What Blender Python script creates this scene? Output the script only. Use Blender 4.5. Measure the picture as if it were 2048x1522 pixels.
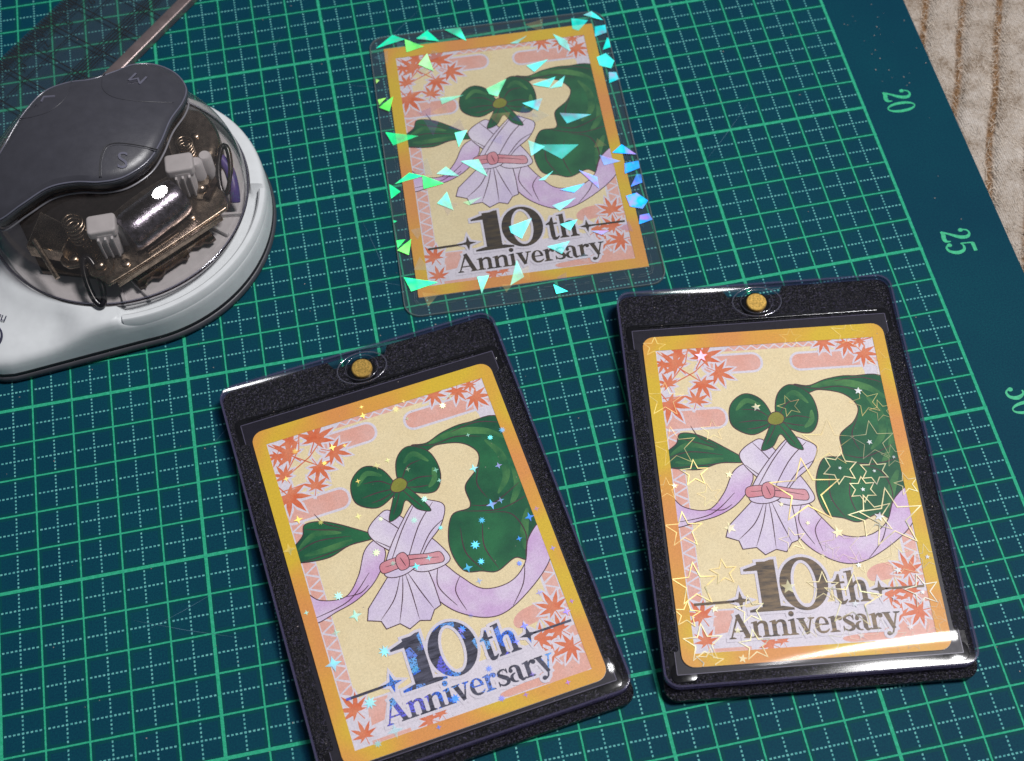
import bpy, math, random
from mathutils import Vector, Matrix
from mathutils.geometry import tessellate_polygon

random.seed(7)
S = 0.01                      # everything below is written in centimetres
R = math.radians
scene = bpy.context.scene
C = scene.collection
for o in list(bpy.data.objects):
    bpy.data.objects.remove(o)

# ------------------------------------------------------------------ camera
cam_d = bpy.data.cameras.new('camera')
cam = bpy.data.objects.new('camera', cam_d)
C.objects.link(cam)
cam_pos = Vector((-14.5517, -18.7264, 31.8699))
cam_aim = Vector((-11.2737, -1.8815, 0.0))
zc = (cam_pos - cam_aim).normalized()
xc = Vector((0, 0, 1)).cross(zc).normalized()
yc = zc.cross(xc)
roll = -0.0108789778
xr = xc * math.cos(roll) + yc * math.sin(roll)
yr = -xc * math.sin(roll) + yc * math.cos(roll)
cam.matrix_world = Matrix(((xr.x, yr.x, zc.x, cam_pos.x * S), (xr.y, yr.y, zc.y, cam_pos.y * S),
                           (xr.z, yr.z, zc.z, cam_pos.z * S), (0, 0, 0, 1)))
cam_d.sensor_fit = 'HORIZONTAL'
cam_d.sensor_width = 36.0
cam_d.lens = 36.0 * 2786.4656 / 2048.0
cam_d.shift_x = -37.606 / 2048.0
cam_d.shift_y = 1.607 / 2048.0
cam_d.clip_start = 0.01
cam_d.clip_end = 50.0
cam_d.dof.use_dof = True
cam_d.dof.focus_distance = 0.345
cam_d.dof.aperture_fstop = 22.0
scene.camera = cam

# ------------------------------------------------------------------ light
world = bpy.data.worlds.new('World')
scene.world = world
world.use_nodes = True
wb = world.node_tree.nodes['Background']
wb.inputs['Color'].default_value = (0.64, 0.68, 0.80, 1)
wb.inputs['Strength'].default_value = 0.17

lamp_d = bpy.data.lights.new('ceiling_lamp', 'AREA')
lamp_d.shape = 'DISK'
lamp_d.size = 0.30
lamp_d.energy = 25.0
lamp_d.color = (1.0, 0.985, 0.985)
lamp = bpy.data.objects.new('ceiling_lamp', lamp_d)
C.objects.link(lamp)
ldir = Vector((0.375, -0.02, 0.927)).normalized()
lamp.location = Vector((-0.11, -0.04, 0.0)) + ldir * 1.5
lamp.rotation_euler = ldir.to_track_quat('Z', 'Y').to_euler()

scene.view_settings.view_transform = 'Standard'
scene.view_settings.look = 'None'
scene.view_settings.exposure = 0.0
scene.view_settings.gamma = 1.0
scene.view_settings.use_curve_mapping = False
scene.render.engine = 'CYCLES'
scene.cycles.max_bounces = 10
scene.cycles.transparent_max_bounces = 32
scene.cycles.caustics_reflective = False
scene.cycles.caustics_refractive = False
scene.cycles.sample_clamp_indirect = 4.0
scene.cycles.use_denoising = True


# ------------------------------------------------------------------ materials
def lin(r, g, b):
    def f(c):
        c /= 255.0
        return c / 12.92 if c <= 0.04045 else ((c + 0.055) / 1.055) ** 2.4
    return (f(r), f(g), f(b), 1.0)


MATS = {}


def new_mat(name):
    m = bpy.data.materials.new(name)
    m.use_nodes = True
    nt = m.node_tree
    nt.nodes.clear()
    out = nt.nodes.new('ShaderNodeOutputMaterial')
    MATS[name] = m
    return m, nt, out


def N(nt, kind, **kw):
    n = nt.nodes.new(kind)
    for k, v in kw.items():
        if k.startswith('i_'):
            n.inputs[k[2:].replace('_', ' ')].default_value = v
        else:
            setattr(n, k, v)
    return n


def math_node(nt, op, a, b=None, c=None, clamp=False):
    n = nt.nodes.new('ShaderNodeMath')
    n.operation = op
    n.use_clamp = clamp
    for i, v in enumerate((a, b, c)):
        if v is None:
            continue
        if isinstance(v, (int, float)):
            n.inputs[i].default_value = v
        else:
            nt.links.new(v, n.inputs[i])
    return n.outputs[0]


def mixc(nt, fac, a, b, blend='MIX'):
    n = nt.nodes.new('ShaderNodeMix')
    n.data_type = 'RGBA'
    n.blend_type = blend
    ins = [n.inputs['Factor'], n.inputs['A'], n.inputs['B']]
    ins = [n.inputs[0], n.inputs[6], n.inputs[7]]
    for s, v in zip(ins, (fac, a, b)):
        if isinstance(v, (int, float, tuple)):
            s.default_value = v
        else:
            nt.links.new(v, s)
    return n.outputs[2]


def coords(nt, scale=1.0):
    tc = nt.nodes.new('ShaderNodeTexCoord')
    mp = nt.nodes.new('ShaderNodeMapping')
    sc = scale if isinstance(scale, tuple) else (scale,) * 3
    mp.inputs['Scale'].default_value = sc
    nt.links.new(tc.outputs['Object'], mp.inputs['Vector'])
    return mp.outputs['Vector']


def noise(nt, vec, scale, detail=3.0, rough=0.55):
    n = nt.nodes.new('ShaderNodeTexNoise')
    n.inputs['Scale'].default_value = scale
    n.inputs['Detail'].default_value = detail
    n.inputs['Roughness'].default_value = rough
    nt.links.new(vec, n.inputs['Vector'])
    return n.outputs['Fac']


def ramp(nt, fac, stops):
    n = nt.nodes.new('ShaderNodeValToRGB')
    e = n.color_ramp.elements
    while len(e) < len(stops):
        e.new(0.5)
    for el, (p, col) in zip(e, stops):
        el.position = p
        el.color = col
    nt.links.new(fac, n.inputs['Fac'])
    return n.outputs['Color']


def bump(nt, h, strength, dist):
    n = nt.nodes.new('ShaderNodeBump')
    n.inputs['Strength'].default_value = strength
    n.inputs['Distance'].default_value = dist
    nt.links.new(h, n.inputs['Height'])
    return n.outputs['Normal']


def principled(nt, out, color, rough=0.5, metal=0.0, spec=0.5, normal=None, rough_link=None):
    p = nt.nodes.new('ShaderNodeBsdfPrincipled')
    if isinstance(color, tuple):
        p.inputs['Base Color'].default_value = color
    else:
        nt.links.new(color, p.inputs['Base Color'])
    p.inputs['Roughness'].default_value = rough
    if rough_link is not None:
        nt.links.new(rough_link, p.inputs['Roughness'])
    p.inputs['Metallic'].default_value = metal
    p.inputs['Specular IOR Level'].default_value = spec
    if normal is not None:
        nt.links.new(normal, p.inputs['Normal'])
    nt.links.new(p.outputs['BSDF'], out.inputs['Surface'])
    return p


def simple(name, rgb, rough=0.5, metal=0.0, spec=0.5, var=0.06, vscale=3.0, grain=0.0, gscale=60.0):
    """plain paint / plastic with a little uneven tone (cm scale) and fine relief"""
    m, nt, out = new_mat(name)
    v = coords(nt, 100.0)
    c = lin(*rgb)
    n = noise(nt, v, vscale, 4)
    dark = tuple(x * (1 - var * 2.2) for x in c[:3]) + (1,)
    lite = tuple(min(1, x * (1 + var * 1.6)) for x in c[:3]) + (1,)
    col = ramp(nt, n, [(0.3, dark), (0.7, lite)])
    nm = bump(nt, noise(nt, v, gscale, 2), 0.35, grain * S) if grain else None
    rl = math_node(nt, 'MULTIPLY_ADD', noise(nt, v, vscale * 3, 3), 0.16, rough - 0.08)
    principled(nt, out, col, rough, metal, spec, nm, rl)
    return m


# --- cutting mat: printed grid in the mat's own coordinates (1 unit = 1 cm after scaling)
def make_mat_material():
    m, nt, out = new_mat('cutting_mat_vinyl')
    v = coords(nt, 100.0)
    sx = nt.nodes.new('ShaderNodeSeparateXYZ')
    wob = nt.nodes.new('ShaderNodeTexNoise')
    wob.inputs['Scale'].default_value = 18.0
    wob.inputs['Detail'].default_value = 2.0
    nt.links.new(v, wob.inputs['Vector'])
    wsub = nt.nodes.new('ShaderNodeVectorMath'); wsub.operation = 'SUBTRACT'
    wsub.inputs[1].default_value = (0.5, 0.5, 0.5)
    nt.links.new(wob.outputs['Color'], wsub.inputs[0])
    wsc = nt.nodes.new('ShaderNodeVectorMath'); wsc.operation = 'MULTIPLY_ADD'
    wsc.inputs[1].default_value = (0.012, 0.012, 0.0)
    nt.links.new(wsub.outputs[0], wsc.inputs[0]); nt.links.new(v, wsc.inputs[2])
    nt.links.new(wsc.outputs[0], sx.inputs[0])
    X, Y = sx.outputs['X'], sx.outputs['Y']
    pp = lambda a, s: math_node(nt, 'PINGPONG', a, s)
    lt = lambda a, b: math_node(nt, 'LESS_THAN', a, b)
    gt = lambda a, b: math_node(nt, 'GREATER_THAN', a, b)
    mul = lambda *a: a[0] if len(a) == 1 else math_node(nt, 'MULTIPLY', a[0], mul(*a[1:]))
    mx = lambda *a: a[0] if len(a) == 1 else math_node(nt, 'MAXIMUM', a[0], mx(*a[1:]))
    dx, dy = pp(X, 0.5), pp(Y, 0.5)
    fx, fy = pp(X, 2.5), pp(Y, 2.5)
    solid = mx(lt(dx, 0.021), lt(dy, 0.022), lt(fx, 0.041), lt(fy, 0.043))
    hx, hy = gt(dx, 0.480), gt(dy, 0.479)
    dot_v = mul(hx, lt(pp(Y, 0.05), 0.026), gt(dy, 0.06))
    dot_h = mul(hy, lt(pp(X, 0.05), 0.028), gt(dx, 0.06))
    dots = mx(dot_v, dot_h)
    inside = mul(lt(X, 0.05), gt(X, -30.05), gt(Y, -17.05), lt(Y, 25.05))
    solid = mul(solid, inside)
    dots = mul(dots, inside)
    # vinyl body colour, a little cloudy, fine stipple
    n1 = noise(nt, v, 0.22, 3)
    n2 = noise(nt, v, 26.0, 3, 0.7)
    base = ramp(nt, n1, [(0.3, lin(4, 59, 74)), (0.7, lin(6, 71, 81))])
    base = mixc(nt, math_node(nt, 'MULTIPLY_ADD', n2, 3.0, -1.0, clamp=True), mixc(nt, 0.7, base, lin(2, 36, 64)), base)
    speck = gt(noise(nt, v, 55.0, 2, 0.8), 0.71)
    base = mixc(nt, math_node(nt, 'MULTIPLY', speck, 0.35), base, lin(62, 112, 140))
    inkn = noise(nt, v, 9.0, 3)
    line = ramp(nt, inkn, [(0.3, lin(34, 154, 112)), (0.7, lin(60, 172, 138))])
    dcol = ramp(nt, inkn, [(0.3, lin(74, 152, 152)), (0.7, lin(112, 184, 178))])
    wear = math_node(nt, 'MULTIPLY_ADD', noise(nt, v, 30.0, 3, 0.7), 1.6, 0.12, clamp=True)
    near = mul(mx(lt(dx, 0.10), lt(dy, 0.10)), inside)
    base = mixc(nt, math_node(nt, 'MULTIPLY', near, 0.6), base, lin(2, 66, 64))
    col = mixc(nt, mul(dots, wear), base, dcol)
    col = mixc(nt, mul(solid, wear), col, line)
    # long scratches from the knife
    h = math_node(nt, 'ADD', noise(nt, v, 34.0, 2, 0.6), math_node(nt, 'MULTIPLY', solid, 0.25))
    nm = bump(nt, h, 0.55, 0.006 * S)
    principled(nt, out, col, 0.62, 0.0, 0.07, nm)
    return m


make_mat_material()
simple('mat_print', (40, 172, 122), 0.55, var=0.12, vscale=14)
simple('mat_edge', (12, 48, 76), 0.7)


def make_rug_material():
    m, nt, out = new_mat('rug_weave')
    v = coords(nt, 100.0)
    at = nt.nodes.new('ShaderNodeAttribute')
    at.attribute_name = 'cord'
    f = at.outputs['Fac']
    n1 = noise(nt, v, 1.1, 5, 0.65)
    n2 = noise(nt, v, 14.0, 4, 0.7)
    pile = ramp(nt, math_node(nt, 'MULTIPLY_ADD', n1, 0.6, math_node(nt, 'MULTIPLY', n2, 0.4)),
                [(0.38, lin(120, 102, 84)), (0.50, lin(168, 156, 144)), (0.66, lin(196, 188, 180))])
    cord = ramp(nt, n2, [(0.35, lin(92, 68, 46)), (0.65, lin(150, 118, 88))])
    col = mixc(nt, f, pile, cord)
    w = nt.nodes.new('ShaderNodeTexWave')
    w.inputs['Scale'].default_value = 5.0
    w.inputs['Distortion'].default_value = 2.0
    w.inputs['Detail'].default_value = 3.0
    nt.links.new(v, w.inputs['Vector'])
    h = math_node(nt, 'ADD', n2, math_node(nt, 'MULTIPLY', w.outputs['Fac'], 0.3))
    principled(nt, out, col, 0.95, 0.0, 0.1, bump(nt, h, 0.9, 0.05 * S))


make_rug_material()


def make_black_textured():
    m, nt, out = new_mat('black_grained_plastic')
    v = coords(nt, 100.0)
    vo = nt.nodes.new('ShaderNodeTexVoronoi')
    vo.inputs['Scale'].default_value = 16.0
    nt.links.new(v, vo.inputs['Vector'])
    n2 = noise(nt, v, 24.0, 3, 0.7)
    h = math_node(nt, 'ADD', vo.outputs['Distance'], n2)
    n3 = noise(nt, v, 24.0, 2, 0.6)
    col = ramp(nt, n3, [(0.47, lin(6, 6, 10)), (0.57, lin(19, 18, 27)), (0.68, lin(76, 71, 94))])
    principled(nt, out, col, 0.30, 0.0, 0.6, bump(nt, h, 1.0, 0.06 * S))


make_black_textured()
simple('black_gloss_plastic', (10, 9, 12), 0.16, spec=0.5)
simple('insert_edge', (88, 84, 104), 0.3)
simple('insert_sheet', (26, 23, 34), 0.4, spec=0.3, var=0.03)


def make_clear(name, tint, rough=0.03, k=1.0, ior=1.46, milk=0.0, milkc=(160, 160, 175)):
    m, nt, out = new_mat(name)
    lw = nt.nodes.new('ShaderNodeLayerWeight'); lw.inputs['Blend'].default_value = 0.5
    f0 = ((ior - 1) / (ior + 1)) ** 2
    fres = math_node(nt, 'MULTIPLY_ADD', math_node(nt, 'POWER', lw.outputs['Facing'], 5.0), 1 - f0, f0)
    tr = nt.nodes.new('ShaderNodeBsdfTransparent'); tr.inputs['Color'].default_value = tint
    v = coords(nt, 100.0)
    gl = nt.nodes.new('ShaderNodeBsdfGlossy')
    rl = math_node(nt, 'MULTIPLY_ADD', noise(nt, v, 4.0, 4), 0.05, max(0.0, rough - 0.02))
    nt.links.new(rl, gl.inputs['Roughness'])
    src = tr.outputs[0]
    if milk:
        df = nt.nodes.new('ShaderNodeBsdfDiffuse'); df.inputs['Color'].default_value = lin(*milkc)
        mm = nt.nodes.new('ShaderNodeMixShader'); mm.inputs[0].default_value = milk
        nt.links.new(tr.outputs[0], mm.inputs[1]); nt.links.new(df.outputs[0], mm.inputs[2])
        src = mm.outputs[0]
    mx = nt.nodes.new('ShaderNodeMixShader')
    nt.links.new(math_node(nt, 'MULTIPLY', fres, k), mx.inputs[0])
    nt.links.new(src, mx.inputs[1]); nt.links.new(gl.outputs[0], mx.inputs[2])
    nt.links.new(mx.outputs[0], out.inputs['Surface'])
    return m


make_clear('clear_plastic', (0.98, 0.98, 0.985, 1), 0.12, 0.6)
make_clear('clear_window', (0.985, 0.985, 0.99, 1), 0.085, 0.42)
make_clear('clear_ring', (0.85, 0.85, 0.92, 1), 0.10, 1.0, 2.2, 0.12, (150, 150, 170))
make_clear('lid_edge_tint', (0.70, 0.68, 0.82, 1), 0.10, 1.0, 1.5, 0.24, (116, 110, 148))
make_clear('sleeve_film', (0.86, 0.87, 0.88, 1), 0.10, 0.9, 1.46, 0.07, (150, 150, 155))
make_clear('sleeve_edge', (0.75, 0.78, 0.80, 1), 0.15, 1.0, 1.5, 0.22, (150, 165, 165))
make_clear('smoky_dome', (0.78, 0.755, 0.745, 1), 0.03, 0.9, 1.5, 0.075, (136, 130, 128))
make_clear('smoky_dome_edge', (0.25, 0.22, 0.24, 1), 0.06, 1.0, 1.5, 0.15, (60, 52, 58))
make_clear('ruler_acrylic', (0.93, 0.93, 0.94, 1), 0.06, 1.0, 1.49, 0.045, (120, 122, 130))
simple('magnet_gold', (222, 180, 92), 0.38, metal=0.75, var=0.22, vscale=22, grain=0.004)
simple('white_plastic', (203, 206, 208), 0.42, var=0.02, spec=0.35)
simple('white_inner_plastic', (214, 212, 214), 0.5, var=0.04)
simple('dark_rubber', (66, 66, 72), 0.45, var=0.05)
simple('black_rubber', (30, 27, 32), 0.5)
simple('lever_grey_plastic', (60, 60, 67), 0.36, var=0.05, grain=0.006, gscale=40)
simple('lever_under_plastic', (24, 23, 29), 0.45)
simple('steel_nickel', (176, 160, 142), 0.27, metal=1.0, var=0.22, vscale=6, grain=0.004, gscale=30)
simple('dark_steel', (92, 80, 74), 0.33, metal=1.0, var=0.3, vscale=5)
simple('chrome', (138, 134, 146), 0.26, metal=1.0, var=0.35, vscale=7, grain=0.012, gscale=26)
simple('black_wire', (16, 14, 20), 0.25)
simple('purple_plastic', (92, 76, 150), 0.4)
simple('ruler_strip_steel', (168, 150, 148), 0.34, metal=0.85, var=0.08)
simple('ruler_ink', (10, 12, 16), 0.6)
simple('logo_ink', (34, 36, 66), 0.6)
simple('card_stock', (228, 222, 218), 0.6, var=0.02)


# --- inks of the printed cards
def ink(name, a, b, scale=1.2, paper=0.05, spec=0.3):
    m, nt, out = new_mat(name)
    v = coords(nt, 100.0)
    n = noise(nt, v, scale, 3)
    c = ramp(nt, n, [(0.34, lin(*a)), (0.66, lin(*b))])
    g = noise(nt, v, 22.0, 3, 0.75)
    gc = ramp(nt, g, [(0.36, (1 - 3.2 * paper,) * 3 + (1,)), (0.64, (1.0, 1.0, 1.0, 1))])
    c = mixc(nt, 1.0, c, gc, 'MULTIPLY')
    principled(nt, out, c, 0.45, 0.0, spec)
    return m


def border_ink():
    m, nt, out = new_mat('border_ink')
    v = coords(nt, (42.0, 42.0, 42.0))
    n = noise(nt, v, 0.62, 2)
    c = ramp(nt, n, [(0.40, lin(234, 158, 84)), (0.49, lin(234, 172, 72)), (0.57, lin(230, 194, 56))])
    g = noise(nt, coords(nt, 100.0), 22.0, 3, 0.75)
    c = mixc(nt, 1.0, c, ramp(nt, g, [(0.36, (0.84, 0.84, 0.84, 1)), (0.64, (1, 1, 1, 1))]), 'MULTIPLY')
    principled(nt, out, c, 0.45, 0.0, 0.3)


border_ink()
ink('panel_ink', (228, 222, 232), (236, 228, 236))
ink('cream_ink', (244, 224, 176), (248, 230, 184))
ink('pink_ink', (238, 176, 158), (240, 188, 174), 2.0)
ink('leaf_ink', (228, 112, 70), (234, 142, 104), 2.6)
ink('green_ink', (10, 82, 56), (36, 116, 70), 0.9)
ink('green_light_ink', (40, 112, 60), (120, 150, 84), 1.2)
ink('lilac_ink', (222, 206, 234), (240, 230, 242), 0.9)
ink('lilac_deep_ink', (212, 166, 220), (236, 222, 240), 0.75)
ink('pinksash_ink', (222, 138, 148), (232, 170, 176), 1.5)
ink('green_strand_ink', (24, 100, 62), (84, 142, 80), 1.6)
ink('olive_ink', (132, 136, 50), (150, 152, 62), 2.0)
ink('line_ink', (70, 44, 56), (88, 56, 66), 2.0, 0.02)


def letter_ink(name, a, b, glint=None):
    m, nt, out = new_mat(name)
    v = coords(nt, (45.0, 260.0, 100.0))
    n = noise(nt, v, 4.0, 4, 0.7)
    c = ramp(nt, n, [(0.36, lin(*a)), (0.68, lin(*b))])
    if glint:
        v2 = coords(nt, 100.0)
        vo = nt.nodes.new('ShaderNodeTexVoronoi'); vo.inputs['Scale'].default_value = 3.2
        nt.links.new(v2, vo.inputs['Vector'])
        sp = nt.nodes.new('ShaderNodeSeparateColor')
        nt.links.new(vo.outputs['Color'], sp.inputs[0])
        on = math_node(nt, 'GREATER_THAN', sp.outputs[0], 0.55)
        fine = math_node(nt, 'GREATER_THAN', noise(nt, v2, 26.0, 3, 0.7), 0.47)
        gc = ramp(nt, sp.outputs[1], [(0.2, lin(60, 120, 240)), (0.5, lin(120, 190, 255)), (0.8, lin(110, 110, 230))])
        c = mixc(nt, math_node(nt, 'MULTIPLY', on, fine), c, gc)  # blue hologram glints painted into the letter colour
    principled(nt, out, c, 0.38, 0.25, 0.4)


letter_ink('letter_ink_silver', (46, 46, 58), (98, 98, 116), True)
letter_ink('letter_ink_bronze', (50, 44, 42), (118, 98, 70))
letter_ink('letter_ink_dark', (42, 38, 40), (92, 78, 52))


FOIL = {}


def foil(rgb, alpha=1.0):
    """holographic film facet: diffraction flashes painted as diffuse colour, gloss normal tilted towards lamp"""
    key = (rgb, alpha)
    if key in FOIL:
        return FOIL[key]
    m, nt, out = new_mat('hologram_foil_%d' % len(FOIL))
    v = coords(nt, 100.0)
    n = noise(nt, v, 2.2, 2)
    c0 = lin(*rgb)
    c1 = tuple(min(1.0, x * 1.25 + 0.02) for x in c0[:3]) + (1,)
    c2 = (c0[2] * 0.5 + c0[0] * 0.5, min(1, c0[1] * 0.8 + 0.05), min(1, c0[2] * 1.15 + 0.06), 1)
    c = ramp(nt, n, [(0.30, tuple(x * 0.62 for x in c2[:3]) + (1,)), (0.48, c0), (0.66, c1)])
    df = nt.nodes.new('ShaderNodeBsdfDiffuse'); nt.links.new(c, df.inputs['Color'])
    gl = nt.nodes.new('ShaderNodeBsdfGlossy'); nt.links.new(c, gl.inputs['Color'])
    gl.inputs['Roughness'].default_value = 0.42
    nv = nt.nodes.new('ShaderNodeCombineXYZ')
    t = Vector((0.15, -0.26, 0.95)).normalized()
    for i in range(3):
        nv.inputs[i].default_value = t[i]
    nt.links.new(nv.outputs[0], gl.inputs['Normal'])
    ms = nt.nodes.new('ShaderNodeMixShader'); ms.inputs[0].default_value = 0.22
    nt.links.new(df.outputs[0], ms.inputs[1]); nt.links.new(gl.outputs[0], ms.inputs[2])
    src = ms.outputs[0]
    tr = nt.nodes.new('ShaderNodeBsdfTransparent')
    ma = nt.nodes.new('ShaderNodeMixShader')
    an = math_node(nt, 'MULTIPLY_ADD', noise(nt, v, 0.9, 2), 2.4, -0.42)
    nt.links.new(math_node(nt, 'MULTIPLY', math_node(nt, 'MINIMUM', math_node(nt, 'MAXIMUM', an, 0.18), 1.0), alpha), ma.inputs[0])
    nt.links.new(tr.outputs[0], ma.inputs[1]); nt.links.new(src, ma.inputs[2])
    src = ma.outputs[0]
    nt.links.new(src, out.inputs['Surface'])
    FOIL[key] = m
    return m


# ------------------------------------------------------------------ mesh helpers (cm)
def link(name, me, mat, parent=None, smooth=False):
    if mat is not None:
        me.materials.append(MATS[mat] if isinstance(mat, str) else mat)
    if smooth:
        for p in me.polygons:
            p.use_smooth = True
    o = bpy.data.objects.new(name, me)
    C.objects.link(o)
    if parent is not None:
        o.parent = parent
    return o


class MB:
    def __init__(self):
        self.v, self.f = [], []

    def add(self, verts, faces):
        b = len(self.v)
        self.v += [tuple(q) for q in verts]
        self.f += [tuple(i + b for i in f) for f in faces]
        return self

    def sheet(self, poly, z):
        tris = tessellate_polygon([[Vector((x, y, 0)) for x, y in poly]])
        a = sum(poly[i][0] * poly[(i + 1) % len(poly)][1] - poly[(i + 1) % len(poly)][0] * poly[i][1] for i in range(len(poly)))
        fs = []
        for t in tris:
            p = [poly[i] for i in t]
            ar = (p[1][0] - p[0][0]) * (p[2][1] - p[0][1]) - (p[2][0] - p[0][0]) * (p[1][1] - p[0][1])
            fs.append(tuple(t) if ar >= 0 else tuple(reversed(t)))
        return self.add([(x, y, z) for x, y in poly], fs)

    def slab(self, poly, z0, z1, bev=0.0, seg=3):
        a = sum(poly[i][0] * poly[(i + 1) % len(poly)][1] - poly[(i + 1) % len(poly)][0] * poly[i][1] for i in range(len(poly)))
        if a < 0:
            poly = list(reversed(poly))
        rings = [(poly, z0)]
        if bev > 0:
            rings = [(inflate(poly, -bev * 0.6), z0), (poly, z0 + bev * 0.6)]
            for k in range(seg + 1):
                t = k / seg * math.pi / 2
                rings.append((inflate(poly, -bev * (1 - math.cos(t))), z1 - bev + bev * math.sin(t)))
        else:
            rings.append((poly, z1))
        n = len(poly)
        b = len(self.v)
        for pl, z in rings:
            self.v += [(x, y, z) for x, y in pl]
        for r in range(len(rings) - 1):
            for i in range(n):
                j = (i + 1) % n
                self.f.append((b + r * n + i, b + r * n + j, b + (r + 1) * n + j, b + (r + 1) * n + i))
        tris = tessellate_polygon([[Vector((x, y, 0)) for x, y in poly]])
        for t in tris:
            p = [poly[i] for i in t]
            ar = (p[1][0] - p[0][0]) * (p[2][1] - p[0][1]) - (p[2][0] - p[0][0]) * (p[1][1] - p[0][1])
            t = tuple(t) if ar >= 0 else tuple(reversed(t))
            top = b + (len(rings) - 1) * n
            self.f.append(tuple(top + i for i in t))
            self.f.append(tuple(b + i for i in reversed(t)))
        return self

    def ringslab(self, outer, inner, z0, z1):
        n = len(outer)
        b = len(self.v)
        for pl, z in ((outer, z0), (outer, z1), (inner, z1), (inner, z0)):
            self.v += [(x, y, z) for x, y in pl]
        for r in range(4):
            r2 = (r + 1) % 4
            for i in range(n):
                j = (i + 1) % n
                self.f.append((b + r * n + i, b + r * n + j, b + r2 * n + j, b + r2 * n + i))
        return self

    def lathe(self, prof, cx, cy, n=32, axis=None):
        b = len(self.v)
        for r, z in prof:
            for i in range(n):
                t = 2 * math.pi * i / n
                self.v.append((cx + r * math.cos(t), cy + r * math.sin(t), z))
        for k in range(len(prof) - 1):
            for i in range(n):
                j = (i + 1) % n
                self.f.append((b + k * n + i, b + k * n + j, b + (k + 1) * n + j, b + (k + 1) * n + i))
        self.f.append(tuple(b + (len(prof) - 1) * n + i for i in range(n)))
        return self

    def tube(self, pts, r, n=10, closed=False):
        pts = [Vector(p) for p in pts]
        b = len(self.v)
        m = len(pts)
        for k, p in enumerate(pts):
            a = pts[(k - 1) % m] if (closed or k) else p
            c = pts[(k + 1) % m] if (closed or k < m - 1) else p
            d = (c - a).normalized()
            u = d.cross(Vector((0, 0, 1)))
            if u.length < 1e-3:
                u = d.cross(Vector((1, 0, 0)))
            u.normalize()
            w = u.cross(d)
            rr = r[k] if isinstance(r, (list, tuple)) else r
            for i in range(n):
                t = 2 * math.pi * i / n
                self.v.append(tuple(p + u * math.cos(t) * rr + w * math.sin(t) * rr))
        for k in range(m if closed else m - 1):
            k2 = (k + 1) % m
            for i in range(n):
                j = (i + 1) % n
                self.f.append((b + k * n + i, b + k * n + j, b + k2 * n + j, b + k2 * n + i))
        if not closed:
            self.f.append(tuple(b + i for i in reversed(range(n))))
            self.f.append(tuple(b + (m - 1) * n + i for i in range(n)))
        return self

    def mesh(self, name):
        me = bpy.data.meshes.new(name)
        me.from_pydata([(x * S, y * S, z * S) for x, y, z in self.v], [], self.f)
        me.update()
        return me

    def obj(self, name, mat, parent=None, smooth=False):
        return link(name, self.mesh(name), mat, parent, smooth)


def auto_smooth(o, ang=40):
    me = o.data
    for p in me.polygons:
        p.use_smooth = True
    me.set_sharp_from_angle(angle=R(ang))
    return o


def inflate(poly, d):
    """offset a polygon outwards by d (inwards when negative)"""
    n = len(poly)
    a = sum(poly[i][0] * poly[(i + 1) % n][1] - poly[(i + 1) % n][0] * poly[i][1] for i in range(n))
    sg = 1 if a > 0 else -1
    out = []
    for i in range(n):
        p0, p1, p2 = Vector(poly[i - 1]), Vector(poly[i]), Vector(poly[(i + 1) % n])
        e1, e2 = (p1 - p0), (p2 - p1)
        if e1.length < 1e-6 or e2.length < 1e-6:
            out.append(tuple(p1)); continue
        e1.normalize(); e2.normalize()
        n1, n2 = Vector((e1.y, -e1.x)) * sg, Vector((e2.y, -e2.x)) * sg
        b = n1 + n2
        if b.length < 1e-3:
            b = n1.copy()
        b.normalize()
        k = 1.0 / max(0.45, b.dot(n1))
        out.append(tuple(p1 + b * d * k))
    return out


def rrect(w, h, r, cx=0, cy=0, n=7):
    out = []
    for sx, sy, a0 in ((1, -1, -90), (1, 1, 0), (-1, 1, 90), (-1, -1, 180)):
        for k in range(n + 1):
            a = R(a0 + 90 * k / n)
            out.append((cx + sx * (w / 2 - r) + r * math.cos(a), cy + sy * (h / 2 - r) + r * math.sin(a)))
    return out


def box(x0, y0, x1, y1):
    return [(x0, y0), (x1, y0), (x1, y1), (x0, y1)]


def ellipse(cx, cy, a, b, n=40):
    return [(cx + a * math.cos(2 * math.pi * i / n), cy + b * math.sin(2 * math.pi * i / n)) for i in range(n)]


def spline(pts, seg=8, closed=True):
    n = len(pts)
    out = []
    rng = range(n) if closed else range(n - 1)
    for i in rng:
        if closed:
            p = [pts[(i + k) % n] for k in (-1, 0, 1, 2)]
        else:
            p = [pts[max(0, min(n - 1, i + k))] for k in (-1, 0, 1, 2)]
        for s in range(seg):
            t = s / seg
            out.append(tuple(0.5 * ((2 * p[1][d]) + (-p[0][d] + p[2][d]) * t + (2 * p[0][d] - 5 * p[1][d] + 4 * p[2][d] - p[3][d]) * t * t
                                    + (-p[0][d] + 3 * p[1][d] - 3 * p[2][d] + p[3][d]) * t ** 3) for d in range(len(pts[0]))))
    if not closed:
        out.append(tuple(pts[-1]))
    return out


def stroke(pts, w):
    """polygon along a polyline; w one width or one per point"""
    n = len(pts)
    ws = w if isinstance(w, (list, tuple)) else [w] * n
    L, Rr = [], []
    for i in range(n):
        a, b = Vector(pts[max(0, i - 1)]), Vector(pts[min(n - 1, i + 1)])
        d = (b - a)
        if d.length < 1e-6:
            d = Vector((1, 0))
        d.normalize()
        q = Vector((-d.y, d.x)) * ws[i] / 2
        p = Vector(pts[i])
        L.append(tuple(p + q)); Rr.append(tuple(p - q))
    return Rr + L[::-1]


def sweep(w0, w1, n):
    return [w0 + (w1 - w0) * i / (n - 1) for i in range(n)]


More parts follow.
